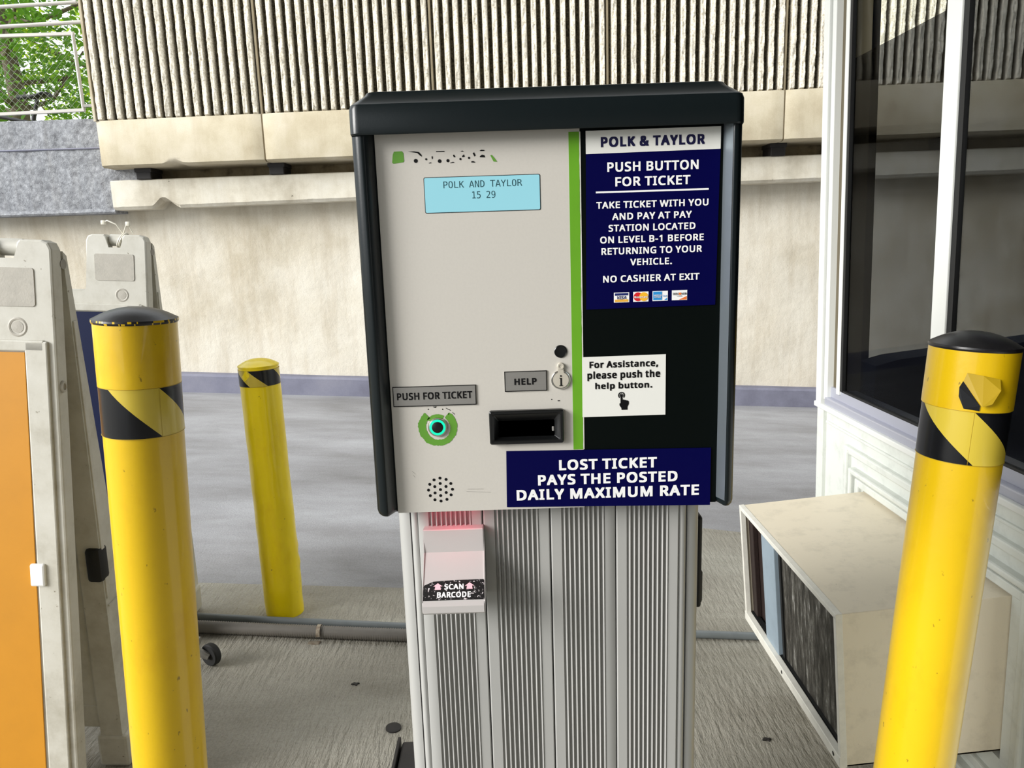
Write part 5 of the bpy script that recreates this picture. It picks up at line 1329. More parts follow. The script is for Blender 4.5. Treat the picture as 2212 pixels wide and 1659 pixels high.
hand = [(-2.4, 0.5), (-1.4, 2.2), (0.9, 2.2), (2.2, 0.6), (2.6, -10.0), (6, -10.0), (7.5, -11.2), (10.5, -11.2), (12, -12.6), (14.5, -12.4), (16.8, -15), (16.6, -21), (13.6, -27), (13.4, -34.2),
        (-0.2, -34.2), (-0.6, -29.5), (-4.5, -24), (-5.0, -19.5), (-3.4, -18.0), (-2.4, -18.6)]
prism(bm, [(hx + a * px, hz + b * px) for a, b in hand], ys, ys + 0.0002)
part('hand_symbol', bm, M['ink'], sa)

# --- lost ticket sign
sl = flat('lost_ticket_sign', [(-0.0100, 0.9903), (0.2478, 0.9863), (0.2480, 0.9107), (-0.0115, 0.9164)], YF - 0.0012, 0.0012, M['navy'], label='navy vinyl sign about lost tickets')
letters(sl, M['white_print'], [('LOST TICKET', 0.1179, 0.9700, 0.1236, 0.0140), ('PAYS THE POSTED', 0.1175, 0.9509, 0.1770, 0.0141), ('DAILY MAXIMUM RATE', 0.1174, 0.9318, 0.2320, 0.0142)], YF - 0.0015, 0.03)

# --- ribbed column
YC = 0.932
c0, c1 = (-0.1592, 0.8934), (0.2480, 0.8889)
cxa, cxb = c0[0], c1[0]
ib = [(-0.1313, 0.7728)[0], (-0.0446, 0.7698)[0], (0.0449, 0.7667)[0], (0.1321, 0.7637)[0], (0.2172, 0.7608)[0]]
ZC = ZB + 0.002


def col_ext(name, prof, m, parent=tm, z0=-0.02, z1=None):
    bm = new()
    ring_loft(bm, [[(x, y, z) for x, y in prof] for z in (z0, ZC if z1 is None else z1)])
    return part(name, bm, m, parent, True, 45)


def post_prof(xo, xi, s):
    """corner extrusion: quarter round outside, a step, a second smaller round towards the slats"""
    w = abs(xi - xo)
    P = []
    r = w * 0.60
    for k in range(9):
        a = math.radians(180 - 90 * k / 8)
        P.append((xo + s * (r + r * math.cos(a)), YC + 0.008 + r - r * math.sin(a) * 1.0))
    xs = xo + s * r
    P = [(xo, 1.19)] + P + [(xs + s * 0.0008, YC + 0.012)]
    w2 = w - r - 0.0012
    for k in range(7):
        a = math.radians(180 - 120 * k / 6)
        P.append((xs + s * (0.0012 + w2 * 0.66 + w2 * 0.66 * math.cos(a)), YC + 0.012 - 0.010 * math.sin(a)))
    P += [(xi, YC + 0.004), (xi, 1.19)]
    return P


col_ext('corner_post', post_prof(cxa, ib[0], 1), M['column'])
col_ext('corner_post', post_prof(cxb, ib[4], -1), M['column'])
for a, b in zip(ib[:-1], ib[1:]):
    g = 0.0007
    w = b - a
    P = [(a + g, 1.02), (a + g, YC + 0.0015), (a + g + 0.0015, YC)]
    n, m0 = 9, 0.17
    pitch = w * (1 - 2 * m0) / n
    xs = a + w * m0
    for k in range(n):
        x = xs + k * pitch
        P += [(x, YC), (x + pitch * 0.10, YC + 0.0032), (x + pitch * 0.42, YC + 0.0034), (x + pitch * 0.50, YC + 0.0030)]
        for q in range(5):
            an = math.radians(180 - 45 * q)
            P.append((x + pitch * (0.75 + 0.23 * math.cos(an)), YC + 0.0012 - 0.0024 * math.sin(an)))
        P.append((x + pitch * 0.99, YC + 0.0008))
    P += [(xs + n * pitch, YC), (b - g - 0.0015, YC), (b - g, YC + 0.0015), (b - g, 1.02)]
    col_ext('ribbed_slat', P, M['column'])
bm = new()
box(bm, cxa + 0.012, cxb - 0.012, YC + 0.012, 1.18, -0.02, ZC)
part('column_core', bm, M['dark_edge'], tm)
bm = new()
box(bm, cxa - 0.02, cxb + 0.02, YC - 0.01, 1.21, -0.03, 0.012, 0.003)
part('base_plate', bm, M['grey_metal'], tm)
# black lock housing on the right flank
k0, k1 = (0.2658, 0.8608), (0.2771, 0.7221)
bm = new()
box(bm, cxb - 0.002, cxb + (k1[0] - cxb) * 0.5, 0.985, 1.08, k1[1], k0[1], 0.004)
box(bm, cxb + 0.004, cxb + (k1[0] - cxb) * 0.5 + 0.003, 0.99, 1.075, k1[1] + 0.004, k1[1] + 0.055, 0.004)
part('side_latch', bm, M['rubber'], tm, label='black latch housing on the right flank')

# --- barcode scanner on the column
u0, u1 = (-0.1233, 0.8808), (-0.0424, 0.8812)
v0, v1 = (-0.1237, 0.8491), (-0.0442, 0.8503)
xa, xb = (u0[0] + v0[0]) / 2, (u1[0] + v1[0]) / 2
zt = (u0[1] + u1[1]) / 2
zm = (v0[1] + v1[1]) / 2
YL = 0.872
e0, e1 = (-0.1238, 0.7978), (-0.0442, 0.7982)
f0, f1 = (-0.1245, 0.7838), (-0.0436, 0.7842)
zl = (e0[1] + e1[1]) / 2
zz = (f0[1] + f1[1]) / 2
bm = new()
prof = [(YC + 0.004, zt), (0.919, zt), (0.918, zt - 0.001), (0.918, zm), (YL + 0.003, zl + 0.002), (YL, zl - 0.002), (YL, zz + 0.003), (YL + 0.003, zz), (YC + 0.004, zz)]
prism(bm, prof, xa, xb, axis='X')
bmesh.ops.bevel(bm, geom=[e for e in bm.edges if abs(e.verts[0].co.x - e.verts[1].co.x) < 1e-6], offset=0.0012, segments=2, affect='EDGES')
scn = part('barcode_scanner', bm, M['scanner'], tm, True, 35, 'pale grey barcode scanner shelf')
bm = new()
box(bm, xa + 0.008, xb - 0.008, YF + 0.006, YF + 0.022, ZB - 0.0014, ZB - 0.0002)
part('scanner_window', bm, M['red_window'], tm, label='red lit scanner window under the cabinet')
# label on the slope
sl_a, sl_b = Vector((0, 0.918, zm)), Vector((0, YL + 0.003, zl + 0.002))
sd = (sl_b - sl_a)
sn = Vector((0, -(-sd.z), 0)).normalized()
nrm = Vector((0, sd.z, -sd.y)).normalized()
nrm = nrm if nrm.y < 0 else -nrm


def onslope(x, t, lift=0.0004):
    q = sl_a + sd * t + nrm * lift
    return (x, q.y, q.z)


wd = xb - xa
bm = new()
lab = [(0.015, 0.96), (0.99, 0.96), (0.99, 0.585), (0.975, 0.57), (0.55, 0.57), (0.17, 0.59), (0.03, 0.66), (0.015, 0.68)]
va = [bm.verts.new(onslope(xa + a * wd, t, 0.0006)) for a, t in lab]
vb = [bm.verts.new(onslope(xa + a * wd, t, 0.0)) for a, t in lab]
bm.faces.new(va)
for i in range(len(lab)):
    j = (i + 1) % len(lab)
    bm.faces.new([va[i], vb[i], vb[j], va[j]])
lb = part('scan_label', bm, M['worn_label'], scn, label='worn black label reading scan barcode')
L = sd.length
bm = new()
for s, a, t, w, h in (('SCAN', 0.505, 0.70, 0.31, 0.105), ('BARCODE', 0.505, 0.855, 0.54, 0.11)):
    fit_text(bm, s, lambda u, v: onslope(xa + a * wd + u, t - v / L, 0.0009), w * wd, h * L, 0.03)
part('lettering', bm, M['white_print'], scn)
for a in (0.245, 0.755):
    bm = new()
    arrow = [(0, .07), (.075, 0.005), (.04, 0.005), (.05, -.06), (-.05, -.06), (-.04, 0.005), (-.075, 0.005)]
    bm.faces.new([bm.verts.new(onslope(xa + (a + p_) * wd, 0.695 - q_ * 1.0, 0.0009)) for p_, q_ in arrow])
    part('arrow', bm, M['pink_print'], scn)

# ------------------------------------------------------------------ bollards
def cyl_patch(bm, pts, r):
    """outline in (theta degrees, z) laid on a cylinder; theta 0 faces -Y, positive towards +X"""
    bm.faces.new([bm.verts.new((r * math.sin(math.radians(t)), -r * math.cos(math.radians(t)), z)) for t, z in pts])


def sleeve(bm, r, z0, z1, cols, shift_deg, nz=10):
    """cols: (theta0, theta1, material) at the top edge; the stripes lean by shift_deg towards the foot"""
    for t0, t1, mi in cols:
        n = max(2, int((t1 - t0) / 5))
        g = []
        for j in range(nz + 1):
            f = j / nz
            row = []
            for i in range(n + 1):
                t = math.radians(t0 + (t1 - t0) * i / n + shift_deg * (1 - f))
                row.append(bm.verts.new((r * math.sin(t), -r * math.cos(t), z0 + (z1 - z0) * f)))
            g.append(row)
        for j in range(nz):
            for i in range(n):
                bm.faces.new([g[j][i], g[j][i + 1], g[j + 1][i + 1], g[j + 1][i]]).material_index = mi


def bollard(label, x, y, r, h, lean, m, cap_m, cap_h, wrap, tape, chips=False, rough=0.0):
    t = thing('bollard', label, 'bollard', (x, y, gz(x)), (0, math.radians(lean), 0), 'yellow bollards')
    bm = new()
    n = 64
    rings = []
    N = 60
    for j in range(N + 1):
        z = -0.02 + (h + 0.02) * j / N
        ring = []
        for i in range(n):
            a = 2 * PI * i / n
            dr = rough * mnoise.fractal(Vector((math.cos(a) * 1.2, math.sin(a) * 1.2, z * 12)), 1.0, 2.0, 3)
            if rough > 0.0004:
                q = mnoise.noise(Vector((math.cos(a) * 2.6, math.sin(a) * 2.6, z * 34)))
                if 0.10 < z < 0.24 and q > 0.25:
                    dr += 0.006 * (q - 0.25)
            ring.append(((r + dr) * math.cos(a), (r + dr) * math.sin(a), z))
        rings.append(ring)
    ring_loft(bm, rings)
    finish('post', bm, m, t, True)
    bm = new()
    rc = r + (0.0022 if wrap else 0.0)
    prof = [(rc, h - 0.006), (rc + 0.0012, h - 0.003), (rc + 0.0008, h)]
    for k in range(1, 13):
        a = k / 12 * PI / 2
        q = max(rc * (1 - k / 12), 0.0015)
        prof.append((q, h + cap_h * (1 - (q / rc) ** 2.2)))
    prof = prof[:1] + [(rc + 0.0011, h - 0.003)] + prof[1:]
    vr = lathe(bm, prof, 220 if chips else 64)
    if chips:
        rnd = random.Random(4)
        for f in bm.faces:
            c = f.calc_center_median()
            a = math.atan2(c.x, -c.y)
            if c.z < h + 0.001 and mnoise.noise(Vector((a * 9, c.z * 300, 2))) + 0.5 * mnoise.noise(Vector((a * 31, c.z * 500, 7))) > 0.22:
                f.material_index = 1
    finish('cap', bm, [cap_m, m], t, True)
    if wrap:
        bm = new()
        lathe(bm, [(r, wrap[0]), (r + wrap[2], wrap[0] + 0.0006), (r + wrap[2], wrap[1]), (r, wrap[1])], 64)
        finish('wrap', bm, m, t, True)
    if tape:
        z0, z1, cols, sh = tape
        bm = new()
        sleeve(bm, r + 0.0009, z0, z1, cols, sh)
        o = finish('striped_tape', bm, [M['tape_yellow'], M['tape_black']], t, True)
        o['label'] = 'black and yellow striped tape band'
        ts = cols[0][1] if len(cols) == 4 and cols[0][2] == 0 else None
        if ts is not None:
            bm = new()
            cyl_patch(bm, [(ts - 0.2, z0), (ts + 0.2, z0), (ts + 0.2, z1), (ts - 0.2, z1)], r + 0.0012)
            finish('tape_seam', bm, M['tape_old'], o)
        for zz0 in (z0, z1):
            bm = new()
            lathe(bm, [(r + 0.0006, zz0 - 0.0005), (r + 0.0013, zz0 - 0.0003), (r + 0.0013, zz0 + 0.0003), (r + 0.0006, zz0 + 0.0005)], 64, cap0=False, cap1=False)
            finish('tape_edge', bm, M['tape_old'], o, True)
    return t


BR = 0.0572
# left front
xb, yb = -0.619, 1.12
g0_ = gz(xb)
lt = [28.3483, 1.0550, 28.0565, 0.9801, 28.1280, 1.1510]
b1 = (-22.0114, 1.0571)[0]
b2 = (51.1330, 1.0516)[0]
b1b = (51.7494, 0.9754)[0]
ztop = lt[5] - g0_ + 0.004
bl = bollard('yellow bollard with chipped black cap and striped tape, in front of the navy folding sign', xb, yb, BR, ztop, 2.75, M['yellow'],
             M['cap_black'], 0.017, (lt[1] - g0_, ztop, 0.0012),
             (lt[3] - g0_, lt[1] - g0_, [(b1, b2, 0), (b2, b2 + 75, 1), (b2 + 75, b2 + 150, 0), (b2 + 150, b1 + 360, 1)], b1b - b1), True)

# right front
xb, yb = 0.617, 1.075
g0_ = gz(xb)
rt = [-35.2951, 0.9906, -31.3082, 0.9122, -36.1638, 1.0781]
b1 = (-98.7565, 0.9850)[0]
b2 = (-20.9043, 0.9870)[0]
b1b = (-13.2159, 0.9110)[0]
ztop = rt[5] - g0_ + 0.004
br_ = bollard('yellow bollard with smooth black cap and peeling tape flap, before the air conditioner', xb, yb, BR, ztop, 3.3, M['yellow'],
              M['cap_black'], 0.019, (rt[1] - g0_, ztop, 0.0022),
              (rt[3] - g0_, rt[1] - g0_, [(b1, b2, 0), (b2, b2 + 78, 1), (b2 + 78, b2 + 150, 0), (b2 + 150, b1 + 360, 1)], b1b - b1))
fl = lambda pts: [(a, z - g0_) for a, z in pts]
bm = new()
cyl_patch(bm, fl([(-39.6933, 1.0342), (-43.2002, 1.0251), (-42.5152, 1.0117), (-34.9630, 0.9950), (-16.7407, 0.9936), (-16.5281, 1.0010)]), BR + 0.0040)
finish('tape_scrap', bm, M['tape_black'], br_)
bm = new()
pts = fl([(-39.3964, 1.0339), (-36.2085, 1.0465), (-17.6392, 1.0442), (3.3713, 1.0404), (1.5253, 1.0256), (-5.9913, 1.0058), (-15.9707, 1.0010)])
va, vb = [], []
for i, (a, z) in enumerate(pts):
    rr = BR + (0.0045 if i in (0, 1, 2, 3) else 0.012)
    for lst, dr in ((va, 0), (vb, -0.0005)):
        lst.append(bm.verts.new(((rr + dr) * math.sin(math.radians(a)), -(rr + dr) * math.cos(math.radians(a)), z)))
bm.faces.new(va)
bm.faces.new(vb[::-1])
for i in range(len(va)):
    j = (i + 1) % len(va)
    bm.faces.new([va[i], vb[i], vb[j], va[j]])
o = finish('peeled_flap', bm, M['tape_old'], br_)
o['label'] = 'peeling flap of yellow tape'

# back
xb, yb = -0.792, 2.322
g0_ = gz(xb)
kt = [16.7698, 0.8792, 17.4529, 0.8283, 17.7122, 0.8907]
c1_ = (-13.8322, 0.8805)[0]
c2_ = (62.0770, 0.8725)[0]
c1b = (39.9716, 0.8281)[0]
ztop = kt[5] - g0_
bollard('all yellow bollard with domed top, alone behind the pipes at left of the ticket machine', xb, yb, 0.062, ztop, -0.7, M['yellow_back'], M['yellow_back'], 0.02, None,
        (kt[3] - g0_, kt[1] - g0_, [(c1_ - 100, c1_ - 50, 1), (c1_ - 50, c1_, 0), (c1_, c2_, 1), (c2_, c1_ + 260, 0)], c1b - c1_), False, 0.0016)


# ------------------------------------------------------------------ folding A-frame signs
def folding_sign(label, px_right, top_z, ya, sheet, sheet_label, tie, caster, letters_):
    """right edge at local x = 0; hinge line along x at the top"""
    Hs = top_z
    g = gz(px_right)
    t = thing('folding_sign', label, 'folding sign', (px_right, ya, g), (0, math.radians(3.3), 0), 'white plastic folding signs')
    Wd = 0.64
    hz_ = Hs - 0.03
    lean = math.radians(3.6)

    def leaned(bm, s):
        R = Matrix.Translation((0, 0, hz_)) @ Matrix.Rotation(s * lean, 4, 'X') @ Matrix.Translation((0, 0, -hz_))
        bmesh.ops.transform(bm, matrix=R, verts=bm.verts[:])
        return bm

    def outline(wide):
        """front panel outline with two raised hinge ends, each split by a handle slot"""
        def end(x0, x1):
            r = 0.016
            P = []
            for cx, cz, a0 in ((x1 - r, Hs - r, 0), (x0 + 0.066 + r * 0.6, 0, -1)):
                if a0 >= 0:
                    P += [(cx + r * math.cos(math.radians(a)), cz + r * math.sin(math.radians(a))) for a in (0, 30, 60, 90)]
            return P
        zsh = Hs - 0.162
        o = [(0, 0.02), (0, Hs - 0.018), (-0.006, Hs - 0.005), (-0.018, Hs), (-0.060, Hs), (-0.066, Hs - 0.006), (-0.068, Hs - 0.040), (-0.108, Hs - 0.040), (-0.110, Hs - 0.006), (-0.116, Hs), (-0.150, Hs), (-0.162, Hs - 0.005), (-0.168, Hs - 0.018)]
        o += [(-0.168, zsh + 0.014), (-0.172, zsh + 0.004), (-0.182, zsh)]
        mir = [(-Wd - a, b) for a, b in o[::-1]]
        return o + mir

    bm = new()
    prism(bm, outline(True), -0.034, -0.004)
    es = [e for e in bm.edges if all(abs(v.co.y + 0.034) < 1e-6 for v in e.verts)]
    bmesh.ops.bevel(bm, geom=es, offset=0.004, segments=2, profile=0.5, affect='EDGES')
    fp = finish('front_panel', leaned(bm, -1), M['plastic'], t)
    # raised frame round the sheet, label pads, bosses
    zs = Hs - 0.215
    bm = new()
    for a in (-0.036, -Wd + 0.036):
        box(bm, a - 0.022, a + 0.022, -0.040, -0.03, 0.06, zs + 0.02, 0.003)
    box(bm, -Wd + 0.02, -0.02, -0.040, -0.03, zs, zs + 0.022, 0.003)
    box(bm, -Wd + 0.02, -0.02, -0.040, -0.03, 0.05, 0.08, 0.003)
    finish('sheet_frame', leaned(bm, -1), M['plastic'], fp)
    for cx in (-0.090, -Wd + 0.090):
        bm = new()
        prism(bm, rounded(cx - 0.055, cx + 0.055, Hs - 0.128, Hs - 0.054, 0.006), -0.0355, -0.030)
        finish('label_pad', leaned(bm, -1), M['plastic_grey'], fp)
    for cx in (-0.072, -Wd + 0.072):
        bm = new()
        rings = [[(cx + r * math.cos(2 * PI * i / 24), y, Hs - 0.168 + r * math.sin(2 * PI * i / 24)) for i in range(24)]
                 for r, y in ((0.020, -0.0338), (0.0165, -0.0352), (0.0135, -0.0345), (0.0125, -0.0325), (0.0115, -0.0345), (0.001, -0.035))]
        ring_loft(bm, rings)
        finish('boss', leaned(bm, -1), M['plastic_grey'], fp, True)
    bm = new()
    prism(bm, [(-Wd + 0.055, 0.085), (-0.066, 0.085), (-0.062, zs - 0.3), (-0.060, zs - 0.002), (-Wd + 0.055, zs - 0.002)], -0.0372, -0.0345)
    so = finish('sheet', leaned(bm, -1), sheet, t)
    so['label'] = sheet_label
    if letters_:
        for kind, x, z, s in letters_:
            bm = new()
            if kind == 'bar':
                prism(bm, [(x - s * 4, z - s), (x, z - s), (x, z + s), (x - s * 4, z + s)], -0.0376, -0.0372)
            else:
                prism(bm, disc(x - s, z, s, 32), -0.0376, -0.0372)
            finish('print', leaned(bm, -1), M['ink'], so)
    # handle bars between the hinge lugs
    for a in (-0.088, -Wd + 0.088):
        bm = new()
        tube(bm, [(a - 0.0205, -0.008, Hs - 0.014), (a + 0.0205, -0.008, Hs - 0.014)], 0.0165, 16)
        finish('handle_bar', bm, M['plastic'], t, True)
    # hinge pins
    bm = new()
    tube(bm, [(-0.01, 0.002, Hs - 0.045), (0.001, 0.002, Hs - 0.045)], 0.010, 16)
    finish('hinge_pin', bm, M['grey_metal'], t, True)
    # back panel: its edge widens towards the foot
    bm = new()
    th0, th1 = 0.010, 0.10
    for xa, xb_, dy in ((-Wd, -Wd + 0.05, 0.0), (-0.05, 0.0, 0.0)):
        ring = [(0.004, Hs - 0.02), (0.006 + th0, Hs - 0.030), (0.006 + th1, 0.10), (0.006 + th1, 0.0), (0.010, 0.0), (0.004, 0.10)]
        prism(bm, ring, xa, xb_, axis='X')
    box(bm, -Wd + 0.045, -0.045, 0.012, 0.030, 0.12, Hs - 0.16)
    box(bm, -Wd + 0.045, -0.045, 0.010, 0.07, 0.10, 0.16, 0.004)
    bp = finish('back_panel', leaned(bm, 1), M['plastic'], t)
    bm = new()
    box(bm, -0.001, 0.0035, 0.010, 0.012 + 0.045, 0.42, 0.424, 0.0)
    box(bm, -0.002, 0.003, 0.008, 0.020, 0.44, Hs - 0.16, 0.001)
    finish('edge_rib', leaned(bm, 1), M['plastic'], bp)
    bm = new()
    box(bm, -0.03, 0.004, -0.006, 0.030, 0.485, 0.565, 0.008)
    lo = finish('latch', leaned(bm, 1), M['rubber'], bp, True)
    lo['label'] = 'black latch'
    bm = new()
    box(bm, -0.06, 0.012, 0.0, 0.10, 0.0, 0.085, 0.008)
    finish('foot', leaned(bm, 1), M['plastic'], bp)
    for z in (Hs - 0.40, Hs - 0.36):
        pass
    bm = new()
    rings = [[(x, -0.020 + r * math.cos(2 * PI * i / 18), Hs - 0.285 + 1.4 * r * math.sin(2 * PI * i / 18)) for i in range(18)] for x, r in ((-0.001, 0.009), (0.005, 0.008), (0.005, 0.005), (0.002, 0.0045))]
    ring_loft(bm, rings)
    finish('side_boss', leaned(bm, -1), M['plastic_grey'], fp, True)
    bm = new()
    box(bm, -0.070, -0.040, -0.046, -0.036, zs - 0.475, zs - 0.428, 0.004)
    finish('clip', leaned(bm, -1), M['clip_white'], fp)
    if tie:
        a = -0.088
        bm = new()
        for off in (-0.006, 0.006):
            tube(bm, [(a + 0.012 + off * 0.4 + 0.010 * math.sin(k / 12 * PI), -0.008 + 0.0195 * math.cos(2 * PI * k / 24), Hs - 0.014 + 0.0195 * math.sin(2 * PI * k / 24)) for k in range(25)], 0.0026, 6, False)
        tube(bm, [(a + 0.016, -0.012, Hs + 0.004), (a + 0.002, -0.02, Hs + 0.030), (a - 0.022, -0.02, Hs + 0.040), (a - 0.032, -0.015, Hs + 0.036)], 0.002, 6)
        tube(bm, [(a + 0.016, -0.012, Hs + 0.004), (a + 0.030, -0.02, Hs + 0.028), (a + 0.034, -0.018, Hs + 0.032)], 0.002, 6)
        tube(bm, [(a + 0.034, -0.018, Hs + 0.030), (a + 0.044, -0.012, Hs + 0.006)], 0.0014, 6)
        for c in ((a - 0.036, -0.015, Hs + 0.034), (a + 0.034, -0.018, Hs + 0.032)):
            box(bm, c[0] - 0.006, c[0] + 0.006, c[1] - 0.004, c[1] + 0.004, c[2] - 0.006, c[2] + 0.006, 0.002)
        finish('cable_tie', bm, M['tie'], t, True)
    if caster:
        cx, cy = caster
        bm = new()
        lathe(bm, [(0.002, -0.011), (0.030, -0.011), (0.033, -0.007), (0.033, 0.007), (0.030, 0.011), (0.002, 0.011)], 28)
        bmesh.ops.rotate(bm, verts=bm.verts[:], cent=(0, 0, 0), matrix=Matrix.Rotation(PI / 2, 3, 'X'))
        bmesh.ops.rotate(bm, verts=bm.verts[:], cent=(0, 0, 0), matrix=Matrix.Rotation(math.radians(-28), 3, 'Z'))
        bmesh.ops.translate(bm, verts=bm.verts[:], vec=(cx, cy, 0.034))
        w = finish('caster', bm, M['rubber'], t, True)
        bm = new()
        tube(bm, [(cx - 0.095, cy - 0.005, 0.06), (cx - 0.045, cy - 0.01, 0.054), (cx - 0.0, cy - 0.014, 0.034)], [0.018, 0.014, 0.010], 10)
        tube(bm, [(cx - 0.095, cy + 0.02, 0.07), (cx - 0.04, cy + 0.02, 0.062)], [0.02, 0.014], 10)
        finish('caster_fork', bm, M['grey_metal'], w, True)
    return t


folding_sign('white plastic folding sign with an orange sheet, nearest at the left edge', -0.944, 1.225, 1.48, M['orange'], 'orange sheet', False, None,
             [('bar', -0.150, 0.86, 0.016), ('o', -0.152, 0.53, 0.05)])
folding_sign('white plastic folding sign with a navy sheet and a cable tie on its handle', -1.082, 1.235, 2.15, M['navy_sheet'], 'navy sheet', True, (0.172, -0.16), None)

# ------------------------------------------------------------------ pipes on the island
def on_floor(x, y, h=0.0):
    return (x, y, gz(x) + h)


t = thing('pipe', 'smooth grey conduit pipe running along the island behind the corrugated hose', 'pipe', on_floor(-0.4, 2.2))
bm = new()
tube(bm, [on_floor(x, y, 0.0125) for x, y in ((-1.065, 2.246), (-0.79, 2.230), (-0.38, 2.210), (0.6, 2.200), (0.77, 2.195), (0.93, 2.19))], 0.0125, 16)
part('conduit', bm, M['pipe'], t, True)
t = thing('hose', 'grey corrugated hose along the floor, strapped down left of the ticket machine', 'hose', on_floor(-0.6, 2.13))
bm = new()
pts, rs = [], []
N = 300
for k in range(N):
    x = -1.065 + (0.06 + 1.065) * k / N
    yv = 2.165 - 0.035 * (x + 1.04) / 0.66 * 0.5 if x > -1.04 else 2.165
    pts.append(on_floor(x, yv + 0.004 * math.sin(x * 4), 0.0205))
    rs.append(0.0205 if k % 2 else 0.0178)
tube(bm, pts, rs, 14)
part('corrugated_tube', bm, M['hose'], t, True, 80)
cx, cy = -0.632, 2.150
bm = new()
rings = []
for k in range(13):
    a = math.radians(-10 + 200 * k / 12)
    r = 0.0225
    c = on_floor(cx, cy, 0.0205)
    y, z = c[1] - r * math.cos(a), c[2] + r * math.sin(a)
    rings.append([(cx - 0.006, y, z), (cx + 0.006, y, z), (cx + 0.006, y - 0.001 * math.cos(a), z + 0.0015), (cx - 0.006, y - 0.001 * math.cos(a), z + 0.0015)])
ring_loft(bm, rings)
f = on_floor(cx, cy - 0.0225)
box(bm, cx - 0.03, cx + 0.006, f[1] - 0.016, f[1] + 0.002, f[2], f[2] + 0.002)
for v in bm.verts:
    pass
part('strap', bm, M['rust'], t, False, label='rusty strap')

# floor plug, dirt and steel stub
d0 = (-0.3356, 1.7183)
bm = new()
lathe(bm, [(0.020, -0.002), (0.020, 0.001), (0.017, 0.002), (0.001, 0.002)], 28)
o = tag(finish('floor_plug', bm, M['black_steel'], None, True), 'round dark plug set in the floor beside the column foot', 'floor plug')
o.location = on_floor(d0[0], d0[1], 0.002)
o.rotation_euler = (0, math.radians(3.3), 0)
for (gx_, gy_, r, s, lb) in ((-0.4717, 1.9077, 0.012, 1, 'dark gum spot trodden into the broomed floor left of the column'), (0.6283, 1.7010, 0.011, 2, 'small dark leaf scrap on the floor under the air conditioner')):
    pass
for q, r, s, nm, lb, ct in (((-0.4717, 1.9077), 0.010, 1, 'gum_spot', 'dark gum spot trodden into the broomed floor left of the column', 'gum'),
                            ((0.6283, 1.7010), 0.011, 2, 'leaf_scrap', 'small dark leaf scrap on the floor below the air conditioner', 'leaf')):
    bm = new()
    pl = []
    for k in range(22):
        a = 2 * PI * k / 22
        rr = r * (0.8 + 0.7 * mnoise.noise(Vector((math.cos(a) * 1.5 + s * 5, math.sin(a) * 1.5, 0))))
        pl.append((rr * math.cos(a), 0.8 * rr * math.sin(a)))
    prism(bm, pl, 0.0, 0.003, axis='Z')
    o = tag(finish(nm, bm, M['black_steel']), lb, ct)
    o.location = on_floor(q[0], q[1], 0.0)
    o.rotation_euler = (0, math.radians(3.3), 0)
c_ = (-0.2985, 1.6392)
bm = new()
x, y, z = on_floor(c_[0], c_[1])
box(bm, x - 0.012, x + 0.10, y - 0.16, y + 0.0, z, z + 0.004)
box(bm, x - 0.012, x - 0.004, y - 0.16, y + 0.0, z, z + 0.035, 0.002)
box(bm, x + 0.0, x + 0.09, y - 0.15, y - 0.01, z + 0.004, z + 0.03, 0.006)
tag(finish('steel_channel', bm, M['black_steel']), 'dark steel channel on the floor behind the column foot', 'steel channel')

# ------------------------------------------------------------------ booth
BX, BZ = 0.97, 0.72
booth = thing('booth', 'white attendant booth with tinted windows at the right edge', 'booth', (BX, 0.0, BZ), (0, math.radians(-1.4), 0))


def bbox(name, dims, m, bev=0.0, parent=booth, label=None):
    """dims in world numbers (x0,x1,y0,y1,z0,z1), or a list of them"""
    bm = new()
    for d in (dims if isinstance(dims[0], (tuple, list)) else [dims]):
        box(bm, d[0] - BX, d[1] - BX, d[2], d[3], d[4] - BZ, d[5] - BZ, bev)
    o = finish(name, bm, m, parent)
    if label:
        o['label'] = label
    return o


GB = -0.12
YC0, YC1 = 0.45, 2.266
ZTOP = 2.35
# lower wall with an opening for the air conditioner
ay0, ay1, az0, az1 = 1.352, 1.978, 0.165, 0.535
bbox('lower_wall', [(BX, BX + 0.05, YC0, ay0, GB, 0.715), (BX, BX + 0.05, ay1, YC1, GB, 0.715), (BX, BX + 0.05, ay0, ay1, az1, 0.715), (BX, BX + 0.05, ay0, ay1, GB, az0)], M['booth'])
bbox('corner_board', [(BX - 0.012, BX + 0.02, 2.226, YC1 + 0.004, GB, 0.722)], M['booth'], 0.002)


def frame_ring(name, y0, y1, z0, z1, w, d, m, bev=0.004):
    bbox(name, [(BX - d, BX + 0.005, y0, y0 + w, z0, z1), (BX - d, BX + 0.005, y1 - w, y1, z0, z1),
                (BX - d, BX + 0.005, y0 + w - 0.002, y1 - w + 0.002, z1 - w, z1), (BX - d, BX + 0.005, y0 + w - 0.002, y1 - w + 0.002, z0, z0 + w)], m, bev)


frame_ring('molding', 1.225, 2.075, 0.02, 0.640, 0.022, 0.016, M['booth'], 0.005)
frame_ring('molding', 1.268, 2.030, 0.06, 0.585, 0.016, 0.022, M['booth'], 0.005)
frame_ring('molding', 1.290, 2.008, 0.10, 0.560, 0.022, 0.012, M['booth'], 0.004)
bbox('molding', (BX - 0.006, BX + 0.003, YC0, 2.22, 0.668, 0.676), M['booth'], 0.002)
# sill
bbox('sill', [(BX - 0.022, BX + 0.05, YC0, YC1 + 0.008, 0.712, 0.728)], M['booth_trim'], 0.003)
bbox('sill', [(BX - 0.012, BX + 0.05, YC0, YC1 - 0.045, 0.727, 0.750)], M['sill'], 0.004, label='bluish aluminium sill strip')
bbox('sill', [(BX + 0.004, BX + 0.05, YC0, YC1 - 0.05, 0.749, 0.782)], M['sill'], 0.003, label='bluish aluminium sill strip')
